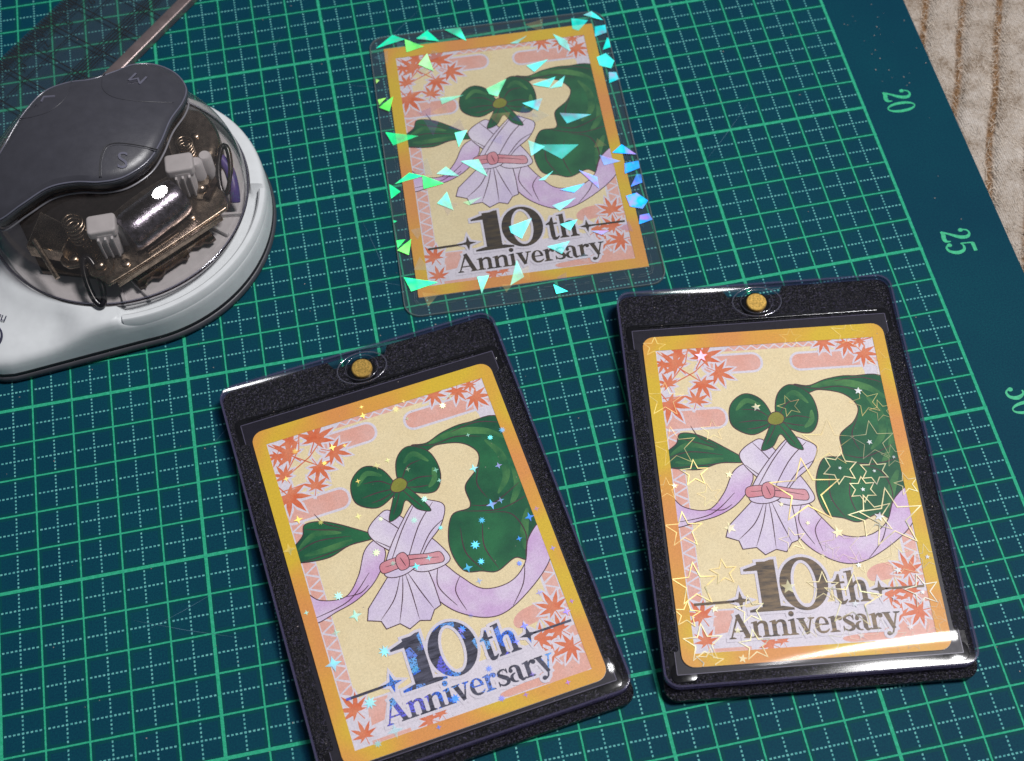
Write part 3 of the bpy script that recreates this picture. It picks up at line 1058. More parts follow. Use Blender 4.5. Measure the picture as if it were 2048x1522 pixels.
    ribbon('green_bow_tail', [(-0.12, 1.74), (0.10, 1.74), (0.34, 1.38), (0.52, 0.92), (0.22, 1.06), (0.02, 1.38), (-0.22, 1.06), (-0.52, 0.98), (-0.32, 1.42)], 'green_ink', [[(0.0, 1.7), (0.16, 1.4), (0.36, 1.05)], [(-0.05, 1.68), (-0.2, 1.4), (-0.38, 1.12)]], 0.022)
    ribbon('olive_knot', [(-0.24, 1.82), (-0.12, 1.98), (0.06, 2.0), (0.18, 1.86), (0.12, 1.70), (-0.06, 1.64), (-0.22, 1.70)], 'olive_ink', [], 0.022)
    # lettering
    ten, _ = text_polys('1', -1.46, -3.19, 1.28, 1.16)
    ten2, _ = text_polys('0', -0.62, -3.19, 1.28, 1.04)
    th, _ = text_polys('th', 0.60, -3.11, 0.80, 0.86, -0.03)
    ann, xe = text_polys('Anniversary', 0, 0, 0.585, 1.0, -0.035)
    kx = 4.04 / xe
    ann = [[(-1.99 + x * kx, -3.80 + y) for x, y in p] for p in ann]
    lines = [stroke([(-2.70, -2.90), (-1.75, -2.89)], 0.062), stroke([(1.85, -2.83), (2.78, -2.83)], 0.055)]
    sp4 = [star4(-1.60, -2.88, 0.24, 0.30), star4(1.72, -2.83, 0.22, 0.30)]
    words = ten + ten2 + th + ann + sp4
    halo = [inflate(p, 0.07) for p in words]
    add('lettering_halo', halo, max(0.098, z + 0.002), 'panel_ink')
    LETZ.append(max(0.098, z + 0.002) + 0.0255)
    LET.extend([('numeral', ten + ten2), ('ordinal_suffix', th), ('word', ann), ('rule_line', lines), ('sparkle_mark', sp4)])
    return A


LET, LETZ = [], []
ART_PARTS = build_art()
BORDER_Z = LETZ[0] - 0.0265
print('lettering height', zc_(LETZ[0]), flush=True)
LETTER_MESH = {}


def letter_meshes(matname):
    if matname in LETTER_MESH:
        return LETTER_MESH[matname]
    out = []
    sets = []
    for nm, pl in LET:
        sets += [(nm, [p]) for p in pl] if nm in ('rule_line', 'sparkle_mark') else [(nm, pl)]
    for nm, pl in sets:
        me = art_mesh(nm, pl, LETZ[0], 0.0004)
        me.materials.append(MATS[matname])
        out.append((nm, me))
    LETTER_MESH[matname] = out
    return out


def build_card(x, y, z, rz, label, corner, letter):
    root = empty('anniversary_card', x, y, z, rz, label, 'card', 'three printed anniversary cards')
    m = MB(); m.slab(rrect(6.3, 8.8, corner, 0, 0, 6), 0.0, 0.028)
    m.obj('card_body', 'card_stock', root)
    oo = rrect(6.295, 8.795, corner, 0, 0, 6)
    ii = [(min(PX1, max(PX0, x)), min(PY1, max(PY0, y))) for x, y in oo]
    # the straight sides are split so that the inner edge follows the panel's corners
    m = MB()
    nn = len(oo)
    m.add([(x, y, zc_(BORDER_Z)) for x, y in oo] + [(x, y, zc_(BORDER_Z)) for x, y in ii],
          [(i, (i + 1) % nn, nn + (i + 1) % nn, nn + i) for i in range(nn)])
    m.obj('printed_border', 'border_ink', root)
    for nm, me in ART_PARTS + letter_meshes(letter):
        o = bpy.data.objects.new(nm, me)
        C.objects.link(o)
        o.parent = root
    return root


def clip_circ(p):
    return clip_poly(p, -3.14, -4.39, 3.14, 4.39)


# ================================================================== CARD IN THE CLEAR SLEEVE (top)
sl_x, sl_y, sl_rot = -10.373, 5.449, -2.6
card_t = build_card(sl_x, sl_y, 0.012, sl_rot, 'square cornered anniversary card inside the flat clear sleeve', 0.02, 'letter_ink_dark')
sleeve = empty('card_sleeve', sl_x, sl_y, 0.0, sl_rot, 'flat clear sleeve with angular holographic shards around an orange card', 'card sleeve')
sw, sh, sox, soy = 7.12, 9.86, 0.0, -0.06
so = rrect(sw, sh, 0.45, sox, soy, 8)
m = MB(); m.sheet(so, 0.070); m.obj('top_film', 'sleeve_film', sleeve)
m = MB(); m.ringslab(so, inflate(so, -0.03), 0.004, 0.072); m.obj('welded_edge', 'sleeve_edge', sleeve)


def dashed(poly, w, n, rnd):
    out = []
    for i in range(len(poly) - 1):
        a, b = Vector(poly[i]), Vector(poly[i + 1])
        L = (b - a).length
        s = 0.0
        while s < L:
            e = min(L, s + rnd.uniform(0.12, 0.5))
            j = Vector((rnd.uniform(-.02, .02), rnd.uniform(-.02, .02)))
            out.append(stroke([tuple(a + (b - a) * s / L + j), tuple(a + (b - a) * e / L + j * 0.5)], w * rnd.uniform(0.5, 1.2)))
            s = e + rnd.uniform(0.04, 0.35)
    return out


rnd = random.Random(5)
m = MB()
for off in (0.30, 0.36):
    q = inflate(rrect(sw, sh, 0.45, sox, soy, 2), -off)
    for i, p in enumerate(dashed(q + q[:1], 0.012, 1, rnd)):
        m.sheet(p, 0.0735 + 0.0002 * (i % 5))
m.obj('weld_seam', 'sleeve_edge', sleeve)

SHARDS = [[(-3.38, 4.44), (-2.83, 4.89), (-2.48, 4.66)], [(-2.49, 4.67), (-1.95, 4.29), (-2.49, 4.15)], [(-2.15, 4.63), (-1.78, 4.9), (-1.47, 4.42)], [(-1.27, 4.85), (-0.79, 4.85), (-0.67, 4.3)],
          [(-2.2, 3.63), (-1.89, 4.01), (-1.78, 3.3)], [(-3.5, 3.29), (-3.39, 3.21), (-3.5, 3.11)], [(-3.52, 2.5), (-3.27, 2.53), (-3.5, 2.29)], [(-3.52, 2.21), (-3.06, 2.55), (-3.23, 2.01)],
          [(-3.43, 1.28), (-2.5, 0.99), (-3.26, 0.77)], [(-1.47, 0.94), (-1.1, 0.98), (-1.42, 0.4)], [(-0.35, 2.4), (0.29, 2.67), (-0.06, 2.06), (-0.29, 2.19)], [(0.61, 1.69), (1.22, 1.79), (1.02, 1.35)],
          [(1.01, 2.34), (1.73, 2.52), (1.48, 2.15), (1.18, 2.26)], [(1.47, 2.11), (2.01, 2.52), (1.85, 2.13)], [(1.62, 1.17), (2.51, 0.97), (1.77, 0.76)], [(2.57, 4.68), (3.05, 4.52), (2.7, 4.16), (2.53, 4.27)],
          [(2.95, 4.75), (3.22, 4.86), (3.50, 4.45)], [(3.21, 4.24), (3.53, 4.26), (3.52, 3.96), (3.14, 3.85)], [(3.28, 3.31), (3.50, 3.77), (3.54, 3.7), (3.53, 3.38)], [(3.05, 3.06), (3.35, 3.17), (3.54, 2.84), (3.40, 2.57), (3.08, 2.73)],
          [(3.30, 2.44), (3.52, 2.4), (3.54, 2.13), (3.24, 2.03)], [(2.86, -0.48), (3.18, -0.23), (3.53, -0.65)], [(3.14, -0.91), (3.54, -0.88), (3.53, -1.13), (3.08, -1.26)], [(3.16, -1.73), (3.40, -1.33), (3.53, -1.36), (3.50, -1.64)],
          [(2.96, -2.02), (3.28, -1.96), (3.54, -2.27), (3.34, -2.52), (3.01, -2.39)], [(3.22, -2.72), (3.48, -2.7), (3.54, -2.92), (3.14, -3.02)], [(-3.37, -0.59), (-2.92, -0.26), (-2.55, -0.43)], [(-2.56, -0.41), (-2.0, -0.78), (-2.58, -0.88)],
          [(-2.16, -0.42), (-1.87, -0.21), (-1.53, -0.61)], [(-3.52, -0.56), (-3.23, -0.87), (-3.52, -1.07)], [(-2.27, -1.43), (-1.95, -1.08), (-1.85, -1.73)], [(-1.43, -0.09), (-0.92, -0.1), (-0.75, -0.74)],
          [(-3.54, -1.8), (-3.44, -1.85), (-3.54, -1.9)], [(-3.53, -2.49), (-3.28, -2.49), (-3.52, -2.74)], [(-3.54, -2.81), (-3.12, -2.5), (-3.25, -3.01)], [(-3.46, -3.71), (-2.57, -4.01), (-3.32, -4.19)],
          [(-1.5, -4.01), (-1.18, -4.01), (-1.46, -4.56)], [(-0.66, -4.42), (-0.37, -3.64), (-0.25, -4.21)], [(-0.41, -2.52), (0.25, -2.35), (-0.12, -2.97), (-0.39, -2.73)], [(0.52, -3.34), (1.16, -3.26), (0.88, -3.64)],
          [(0.49, -4.57), (0.84, -4.85), (0.52, -4.88)], [(1.82, -0.93), (2.29, -1.25), (2.27, -1.65)], [(1.17, -1.51), (1.91, -1.41), (1.56, -1.68)], [(0.87, -2.01), (1.59, -1.85), (1.06, -2.22)], [(0.98, -2.67), (1.5, -2.58), (1.23, -2.92)],
          [(1.8, -3.02), (2.29, -3.09), (2.06, -3.2)], [(0.57, 0.34), (1.01, 0.04), (0.57, -0.23)], [(2.49, -0.5), (3.04, -0.81), (2.55, -0.88)], [(0.94, 3.08), (1.62, 3.21), (1.14, 2.8)], [(1.92, 4.16), (2.3, 3.85), (2.33, 3.4), (2.05, 3.72)],
          [(0.6, 4.0), (1.15, 4.22), (0.82, 3.96)], [(-1.73, 2.27), (-1.02, 2.27), (-1.7, 2.03)], [(0.64, -1.1), (1.11, -0.84), (0.82, -1.12)], [(-1.56, -1.51), (-1.01, -1.41), (-1.4, -1.64)], [(0.72, 0.16), (1.41, -0.47), (1.97, -0.04)]]
FAINT = {14: .7, 37: .5, 44: .6, 45: .7, 46: .6, 47: .55, 48: .75, 49: .7, 50: .7, 51: .45, 52: .7, 53: .35, 54: .32, 12: .85, 13: .7, 43: .85, 4: .85}
for i, p in enumerate(SHARDS):
    cx = sum(q[0] for q in p) / len(p); cy = sum(q[1] for q in p) / len(p)
    over = abs(cx) < 3.1 and abs(cy) < 4.35
    t = (cx + 3.5) / 7.0
    if t < 0.16:
        col = [(70, 255, 120), (110, 255, 100), (40, 250, 150)][i % 3]
    elif t < 0.45:
        col = [(60, 250, 190), (90, 255, 200), (120, 255, 160)][i % 3]
    elif cy > 0.6 or t < 0.72:
        col = [(30, 245, 225), (70, 250, 235), (40, 235, 245)][i % 3] if not (0.4 < t < 0.62 and cy > 2) else (70, 245, 150)
    else:
        col = [(20, 165, 255), (40, 150, 255), (70, 140, 255)][i % 3]
    if cx < -1.6 and cy > 2.4:
        col = [(170, 255, 110), (120, 255, 120), (190, 255, 130)][i % 3] if i not in (0, 2, 3) else (30, 250, 190)
    if over and t > 0.16:
        col = tuple(int(c + (250 - c) * 0.30) for c in col)
    m = MB(); m.sheet(p, 0.0765 + 0.0003 * (i % 6))
    m.obj('hologram_shard', foil(col, FAINT.get(i, 0.94)), sleeve)
rnd = random.Random(21)
for i in range(26):
    cx, cy, r = rnd.uniform(-3.3, 3.3), rnd.uniform(-4.7, 4.7), rnd.uniform(0.2, 0.5)
    a0 = rnd.uniform(0, 360)
    p = [(max(-3.5, min(3.5, cx + r * rnd.uniform(.5, 1) * math.cos(R(a0 + 120 * k)))), max(-4.9, min(4.8, cy + r * rnd.uniform(.5, 1) * math.sin(R(a0 + 120 * k))))) for k in range(3)]
    m = MB(); m.sheet(p, 0.0745 + 0.00015 * (i % 10))
    m.obj('faint_shard', foil(rnd.choice([(70, 70, 170), (120, 90, 160), (210, 190, 120), (120, 170, 190)]), 0.10), sleeve)


# ================================================================== MAGNETIC CARD HOLDERS
def holder(x, y, rz, label):
    root = empty('magnetic_card_holder', x, y, 0.0, rz, label, 'card holder', 'black framed magnetic card holders')
    W, H = 7.32, 10.54
    # lower plate with the ledge along the hinge side, raised on four small feet
    def notched(pl):
        top = max(p[1] for p in pl)
        out, done = [], False
        for i, p in enumerate(pl):
            out.append(p)
            q = pl[(i + 1) % len(pl)]
            if not done and abs(p[1] - top) < 1e-4 and p[0] > 0.8 and q[0] < -0.8:
                out += [(0.80, top), (0.68, top - 0.24), (-0.68, top - 0.24), (-0.80, top)]
                done = True
        return out

    led = notched([(px, py - 0.165) for px, py in rrect(7.30, 10.84, 0.32)])
    m = MB(); m.slab(led, 0.14, 0.30, 0.03); auto_smooth(m.obj('base_ledge', 'black_grained_plastic', root))
    # upper frame with a finger notch at the magnet side
    out = notched(rrect(W - 0.06, H + 0.04, 0.34, 0, -0.05))
    m = MB(); m.slab(out, 0.30, 0.43, 0.015, 2); m.obj('base_frame', 'black_grained_plastic', root)
    for sx in (-1, 1):
        for yy in (-5.15, 4.9):
            m = MB(); m.slab(rrect(0.75, 0.34, 0.12, sx * 2.55, yy), 0.0, 0.145, 0.03); m.obj('foot', 'black_gloss_plastic', root)
    cy = -0.44
    m = MB(); m.slab(rrect(6.98, 9.25, 0.06, 0, cy), 0.425, 0.437, 0.004); m.obj('pocket_groove', 'black_gloss_plastic', root)
    for sx in (-1, 1):
        m = MB(); m.slab(rrect(0.36, 8.1, 0.08, sx * 3.40 , cy), 0.43, 0.475, 0.03); auto_smooth(m.obj('side_rail', 'black_grained_plastic', root))
        for sy in (-1, 1):
            m = MB(); m.slab(rrect(0.62, 0.46, 0.16, sx * 3.16, cy + sy * 4.55), 0.43, 0.462, 0.03); auto_smooth(m.obj('corner_catch', 'black_gloss_plastic', root))
    ins = rrect(6.68, 9.20, 0.02, 0, cy, 2)
    m = MB(); m.slab(ins, 0.43, 0.464, 0.004); m.obj('insert_sheet', 'insert_sheet', root)
    m = MB(); m.ringslab(ins, inflate(ins, -0.018), 0.464, 0.470); m.obj('insert_edge', 'insert_edge', root)
    # raised lip below the magnet bar, where the top bar steps down to the pocket
    m = MB(); m.slab(rrect(6.3, 0.05, 0.02, 0, cy + 4.71), 0.43, 0.50, 0.012); m.obj('pocket_lip', 'black_gloss_plastic', root)
    rd = random.Random(int(abs(x) * 10))
    m = MB()
    for _ in range(60):
        qx, qy, rr_, aa = rd.uniform(-3.5, 3.5), rd.uniform(-5.2, 5.1), rd.uniform(0.005, 0.014), rd.uniform(0, 6.28)
        zz_ = 0.702 if (abs(qx) > 3.36 or qy > 4.2 or qy < -5.1) else 0.80
        m.slab([(qx + rr_ * math.cos(aa + k * 1.57) * rd.uniform(.5, 1.6), qy + rr_ * math.sin(aa + k * 1.57)) for k in range(4)], zz_, zz_ + 0.006)
    o = m.obj('dust', 'lint_fluff', root); o['kind'] = 'stuff'
    # magnet
    m = MB(); m.lathe([(0.345, 0.43), (0.345, 0.56), (0.30, 0.585)], 0.0, 4.66, 36); m.obj('magnet_seat', 'black_gloss_plastic', root, False)
    m = MB(); m.lathe([(0.265, 0.585), (0.265, 0.655), (0.245, 0.672), (0.0, 0.673)][:3], 0.0, 4.66, 36); auto_smooth(m.obj('magnet', 'magnet_gold', root))
    # clear lid: plate, tinted moulded rim, pillowed window, oval ring
    pl = rrect(W, H + 0.10, 0.38, 0, -0.05)
    m = MB(); m.slab(pl, 0.635, 0.70, 0.026, 4); lid = auto_smooth(m.obj('lid', 'clear_plastic', root), 60)
    m = MB(); m.ringslab(inflate(pl, -0.004), inflate(pl, -0.055), 0.435, 0.622); m.obj('lid_rim', 'lid_edge_tint', lid)
    # window: added sheet, edge roll-over shaped to catch the lamp's glare
    ww, wh, nx, ny = 6.72, 9.24, 48, 66
    g = MB()
    xs = [(-math.cos(math.pi * i / nx)) * 0.35 + (2 * i / nx - 1) * 0.65 for i in range(nx + 1)]
    ys = [(-math.cos(math.pi * i / ny)) * 0.35 + (2 * i / ny - 1) * 0.65 for i in range(ny + 1)]
    vv = []
    for yy in ys:
        for xx in xs:
            px, py = xx * ww / 2, yy * wh / 2
            dx, dyb, dyt = ww / 2 - abs(px), py + wh / 2, wh / 2 - py
            drop = 0.0
            for dd, rr, kk in ((dx, 0.22, 0.24), (dyb, 0.34 + 0.26 * (px / ww + 0.5), 0.28), (dyt, 0.25, 0.2)):
                if dd < rr:
                    drop += kk * (rr - dd) ** 2 / (2 * rr)
            lift = 0.0075 * (px - 3.0) ** 2 / 2 * max(0.0, 1 - dyb / 0.9) ** 2  # bottom curl shaped so the lamp glare tapers leftwards
            warp = lift + 0.0035 * math.sin(px * 0.8 + 0.3) * math.sin(py * 0.5)
            vv.append((px, py + cy, 0.795 - drop + warp))
    ff = [(j * (nx + 1) + i, j * (nx + 1) + i + 1, (j + 1) * (nx + 1) + i + 1, (j + 1) * (nx + 1) + i) for j in range(ny) for i in range(nx)]
    g.add(vv, ff)
    g.obj('window', 'clear_window', lid, True)
    ov = [(0.64 * math.cos(2 * math.pi * i / 48), 4.64 + 0.44 * math.sin(2 * math.pi * i / 48), 0.705) for i in range(48)]
    m = MB(); m.tube(ov, 0.018, 8, True); m.obj('oval_ring', 'clear_ring', lid, True)
    ov = [(0.42 * math.cos(2 * math.pi * i / 40), 4.65 + 0.36 * math.sin(2 * math.pi * i / 40), 0.703) for i in range(40)]
    m = MB(); m.tube(ov, 0.008, 6, True); m.obj('magnet_ring', 'clear_ring', lid, True)
    # clear thumb tab in the notch
    m = MB(); m.slab(box(-0.72, H / 2 - 0.24, 0.72, H / 2 - 0.03), 0.50, 0.62, 0.02); m.obj('thumb_tab', 'clear_plastic', lid)
    return root


def in_frame(x, y, rz, lx, ly):
    c, s = math.cos(R(rz)), math.sin(R(rz))
    return x + c * lx - s * ly, y + s * lx + c * ly


HR = (-5.64, -5.74, -7.0)
HL = (-14.90, -5.59, 7.35)
holder(*HR, 'black magnetic card holder beside the printed number 30, gold outlined stars on its card')
holder(*HL, 'black magnetic card holder nearest the corner cutter, cut off by the bottom edge')
xr_, yr_ = in_frame(*HR, 0.0, -0.52)
card_r = build_card(xr_, yr_, 0.468, HR[2] - 0.5, 'rounded anniversary card overlaid with gold star outlines in the right holder', 0.30, 'letter_ink_bronze')
xl_, yl_ = in_frame(*HL, 0.02, -0.55)
card_l = build_card(xl_, yl_, 0.468, HL[2] + 0.4, 'rounded anniversary card with tiny blue and yellow sparkles in the left holder', 0.30, 'letter_ink_silver')

STARS = [(0.39, -0.22, 0.89, 1), (2.35, -1.07, 0.8, 1), (1.88, -0.97, 0.56, 1), (-2.71, -1.01, 0.47, 1), (-2.61, -2.41, 0.56, 1), (-1.9, -2.15, 0.33, 1), (-2.9, -3.13, 0.33, 1), (-2.61, -3.85, 0.47, 1), (-1.41, -3.12, 0.35, 1), (-0.13, -1.46, 0.33, 1), (1.04, -3.06, 0.7, 1), (0.39, -2.69, 0.38, 1), (1.34, -2.14, 0.28, 0), (2.71, -2.95, 0.42, 1), (3.0, -2.12, 0.33, 0), (3.0, -3.48, 0.28, 0), (2.33, -2.17, 0.52, 0), (0.71, -1.86, 0.28, 0), (0.99, -1.69, 0.52, 0), (-1.41, -3.98, 0.38, 1), (-2.52, -4.3, 0.33, 1), (0.68, -4.09, 0.42, 0), (1.6, -4.11, 0.56, 0), (-0.08, -3.63, 0.28, 0), (2.82, -3.74, 0.28, 0), (2.25, -4.15, 0.23, 0), (1.33, 0.34, 0.44, 2), (2.16, 0.2, 0.36, 2), (1.79, -0.27, 0.34, 2), (2.65, 1.84, 0.31, 0), (2.28, 1.01, 0.57, 0), (2.71, 0.57, 0.31, 0), (-2.26, 0.47, 0.36, 1), (-2.67, 1.21, 0.57, 0), (-1.65, 1.6, 0.31, 0), (1.17, 1.04, 0.67, 0), (2.3, 2.11, 0.41, 0), (0.36, 2.14, 0.31, 0), (2.89, -0.2, 0.31, 1), (-1.97, -0.15, 0.31, 0), (-2.75, 2.55, 0.5, 0), (-2.85, 4.1, 0.3, 0), (0.7, 4.1, 0.3, 0), (2.2, 4.1, 0.45, 0), (2.95, 3.2, 0.4, 0), (-3.0, 0.1, 0.3, 0)]
SMALL = [(2.05, -1.01, 0.131), (0.98, -1.35, 0.15), (-0.43, -2.63, 0.188), (-1.75, -4.28, 0.113), (-1.59, -1.04, 0.16), (-2.24, -3.04, 0.103), (-1.77, -3.6, 0.094), (1.07, -3.16, 0.094), (2.24, -2.4, 0.103), (1.33, -2.21, 0.075), (0.52, -1.92, 0.075), (0.3, -1.05, 0.066), (-0.26, -0.52, 0.066), (2.02, -3.08, 0.085), (2.71, -2.99, 0.066), (2.25, -3.81, 0.085), (1.08, -3.93, 0.094), (3.0, -2.12, 0.066), (1.33, 0.34, 0.052), (2.16, 0.2, 0.052), (1.79, -0.27, 0.062), (2.17, 2.44, 0.113), (2.19, 0.99, 0.082), (-0.48, 2.17, 0.124), (-1.68, 3.74, 0.175), (-1.42, 0.36, 0.103), (2.71, 0.54, 0.052), (-2.8, 0.16, 0.072)]
rnd = random.Random(11)
for i, (cx, cy, r, k) in enumerate(STARS):
    n = 6 if k == 2 else 5
    s = starn(cx, cy, r, n, 0.42 if n == 5 else 0.55, 90 + rnd.uniform(-14, 14))
    q = loop_outline(s, (0.018 + 0.018 * r) * (1.0 if k else 0.65))
    m = MB(); cnt = 0
    for p in q:
        p = clip_circ(p)
        if len(p) >= 3:
            m.sheet(p, 0.0590 + 0.0002 * (i % 9)); cnt += 1
    if not cnt:
        continue
    cool = max(0, min(1, (cx + 3) / 6 * 0.5 + (1 - cy) / 5.4 * 0.5 - 0.25))
    col = tuple(int(a + (b - a) * round(cool * 3) / 3) for a, b in zip((255, 226, 150), (236, 250, 246)))
    m.obj('star_outline', foil(col, {0: 0.45, 1: 0.95, 2: 0.8}[k]), card_r)
for i, (cx, cy, r) in enumerate(SMALL):
    m = MB(); m.sheet(starn(cx, cy, r, 5, 0.42, 90 + (i * 29) % 40 - 20), 0.0612 + 0.0002 * (i % 5))
    m.obj('small_star', foil((255, 176, 196) if i == 24 else ((250, 240, 190) if cx < 1 else (240, 250, 245)), 0.92), card_r)

# sparkles of the left card: yellow at the upper left, cyan, then blue and violet
SPK = [(-0.33, 3.95, .12, 4), (-0.3, 4.2, .07, 4), (0.5, 3.85, .14, 8), (1.65, 3.55, .12, 8), (1.9, 3.75, .13, 4), (-1.3, 3.35, .12, 4), (-1.0, 3.3, .08, 4), (0.75, 4.0, .07, 4), (0.7, 3.5, .07, 4), (-2.2, 3.55, .13, 8),
       (-2.6, 2.9, .1, 4), (-1.6, 3.0, .1, 8), (-0.4, 2.5, .13, 4), (-0.1, 2.55, .09, 4), (0.3, 2.15, .08, 4), (-0.95, 2.25, .08, 4), (1.85, 1.63, .14, 4), (0.95, 1.9, .1, 4), (0.95, 1.6, .08, 4), (2.0, 2.55, .07, 4),
       (2.5, 2.3, .1, 8), (2.85, 2.4, .12, 8), (2.45, 1.5, .11, 4), (-2.6, 1.75, .14, 4), (-2.1, 1.5, .1, 8), (-1.2, 1.35, .11, 4), (-3.0, 1.06, .2, 4), (-0.7, 1.1, .09, 8), (0.45, 1.25, .12, 8), (0.05, 0.8, .13, 8),
       (1.96, 0.57, .17, 4), (2.2, 0.6, .11, 4), (1.6, 0.25, .12, 8), (2.72, -0.05, .15, 4), (2.95, 0.1, .09, 4), (0.6, 0.4, .09, 8), (-1.05, 0.3, .14, 8), (-0.75, -0.1, .1, 8), (-0.25, -0.35, .12, 4), (0.1, -0.25, .1, 4),
       (1.25, -0.3, .16, 8), (2.3, -0.5, .09, 4), (0.9, -0.8, .15, 4), (1.25, -0.75, .12, 8), (1.05, -1.2, .11, 4), (-2.2, -0.45, .16, 8), (-1.95, -1.05, .19, 4), (-2.5, -1.3, .13, 4), (2.1, -1.1, .1, 8), (0.6, -1.95, .1, 8),
       (-1.55, -2.1, .2, 8), (-2.75, -2.0, .24, 4), (-0.75, -2.3, .13, 8), (0.3, -2.2, .14, 8), (2.3, -1.95, .11, 4), (1.7, -2.6, .12, 4), (2.75, -2.6, .12, 4), (2.95, -2.4, .08, 4), (-2.2, -3.15, .21, 8), (-1.85, -3.95, .22, 4),
       (-2.3, -4.1, .13, 8), (-0.35, -3.7, .16, 8), (0.65, -4.05, .12, 8), (1.2, -4.15, .09, 4), (1.5, -3.75, .1, 4), (0.6, -3.3, .12, 8), (1.4, -2.9, .1, 4), (-1.0, -2.75, .14, 8), (-3.02, -0.6, .08, 4), (2.98, -1.0, .09, 4), (2.2, -4.2, .08, 4), (-0.9, -4.2, .08, 4)]
for i, (cx, cy, r, n) in enumerate(SPK):
    r *= 0.86
    t = max(0.0, min(1.0, (cx + 3) / 6 * 0.5 + (4.2 - cy) / 8.4 * 0.55))
    pal = [(0.0, (255, 214, 110)), (0.26, (255, 224, 120)), (0.42, (226, 255, 190)), (0.56, (110, 240, 235)), (0.72, (70, 150, 255)), (0.86, (120, 130, 255)), (1.0, (200, 150, 250))]
    for (a, ca), (b2, cb) in zip(pal, pal[1:]):
        if a <= t <= b2:
            k = round((t - a) / (b2 - a) * 2) / 2
            col = tuple(int(ca[j] + (cb[j] - ca[j]) * k) for j in range(3)); break
    if cx < -1.2 and cy < 0:
        col = (170, 250, 225) if cy > -1.5 else (150, 240, 255)
    s = star4(cx, cy, r, 0.34) if n == 4 else starn(cx, cy, r * 0.9, 8, 0.45)
    m = MB(); m.sheet(s, 0.0592 + 0.0002 * (i % 8))
    m.obj('sparkle', foil(col, (0.92, 0.8, 0.55, 0.9, 0.4)[i % 5]), card_l)


# ================================================================== CORNER CUTTER
CX, CY = -21.05, 5.05
cut = empty('corner_cutter', CX, CY, 0.0, 0.0, 'white corner cutter with smoky clear dome and dark grey lever', 'corner cutter')


def hull(th):
    """outline radius of the base: round body with a rounded logo lobe towards the lower left"""
    c, s = math.cos(th), math.sin(th)
    r = 3.88 + 0.07 * max(0, math.cos(th + R(50))) - 0.22 * max(0, math.cos(th - R(105))) ** 2
    # lobe circle
    lx, ly, lr = -3.25, -2.85, 1.42
    # convex hull with lobe circle: support function based radius
    best = r
    for k in range(0, 25):
        f = k / 24.0
        ccx, ccy, cr = lx * f, ly * f, 3.93 + (lr - 3.93) * f
        b = c * ccx + s * ccy
        d = b * b - (ccx * ccx + ccy * ccy - cr * cr)
        if d >= 0 and f > 0:
            best = max(best, b + math.sqrt(d))
    return best


NT = 144
TH = [2 * math.pi * i / NT for i in range(NT)]


def loft(rows, cap_top=True, cap_bot=False):
    b = MB()
    for row in rows:
        b.v += row
    for k in range(len(rows) - 1):
        for i in range(NT):
            j = (i + 1) % NT
            b.f.append((k * NT + i, k * NT + j, (k + 1) * NT + j, (k + 1) * NT + i))
    if cap_top:
        b.f.append(tuple((len(rows) - 1) * NT + i for i in range(NT)))
    if cap_bot:
        b.f.append(tuple(reversed(range(NT))))
    return b


HR0 = [hull(t) for t in TH]


def row(off, z):
    return [((r + off) * math.cos(t), (r + off) * math.sin(t), z) for r, t in zip(HR0, TH)]


b = loft([row(-0.10, 0.0), row(-0.02, 0.04), row(0.02, 0.16), row(0.0, 0.27), row(-0.03, 0.29)], True, True)
auto_smooth(b.obj('rubber_foot_ring', 'dark_rubber', cut), 50)
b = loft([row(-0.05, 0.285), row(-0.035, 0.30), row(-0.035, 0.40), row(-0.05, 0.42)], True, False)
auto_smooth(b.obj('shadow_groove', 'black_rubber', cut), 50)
RIM = 3.47
# white shell: wall, shoulder, rim
prof_round = [(0.0, 0.42), (0.01, 0.60), (0.02, 0.85), (0.05, 1.12), (0.09, 1.30), (0.17, 1.42), (0.30, 1.475), (0.50, 1.50), (0.80, 1.52), (1.0, 1.53)]
prof_lobe = [(0.0, 0.42), (0.01, 0.56), (0.03, 0.74), (0.07, 0.87), (0.16, 0.96), (0.38, 1.05), (0.62, 1.16), (0.80, 1.32), (0.92, 1.49), (1.0, 1.53)]
rows = []
for (s1, z1), (s2, z2) in zip(prof_round, prof_lobe):
    rw = []
    for r, t in zip(HR0, TH):
        w = max(0.0, min(1.0, (r - 4.05) / 0.75))
        w = w * w * (3 - 2 * w)
        s, z = s1 + (s2 - s1) * w, z1 + (z2 - z1) * w
        rr = (r - 0.05) * (1 - s) + RIM * s
        # feed slot facing the lower right: lowered lip
        a = (math.degrees(t) + 50) % 360
        a = a - 360 if a > 180 else a
        dip = max(0.0, min(1.0, (44 - abs(a)) / 2.0))
        zz = z - (dip * 0.34 * (z - 1.0) / 0.53 if z > 1.0 else 0.0)
        rw.append((rr * math.cos(t), rr * math.sin(t), zz))
    rows.append(rw)
rows.append([((RIM - 0.12) * math.cos(t), (RIM - 0.06) * math.sin(t), 1.20) for t in TH])
b = loft(rows, True, False)
auto_smooth(b.obj('base_shell', 'white_plastic', cut), 45)
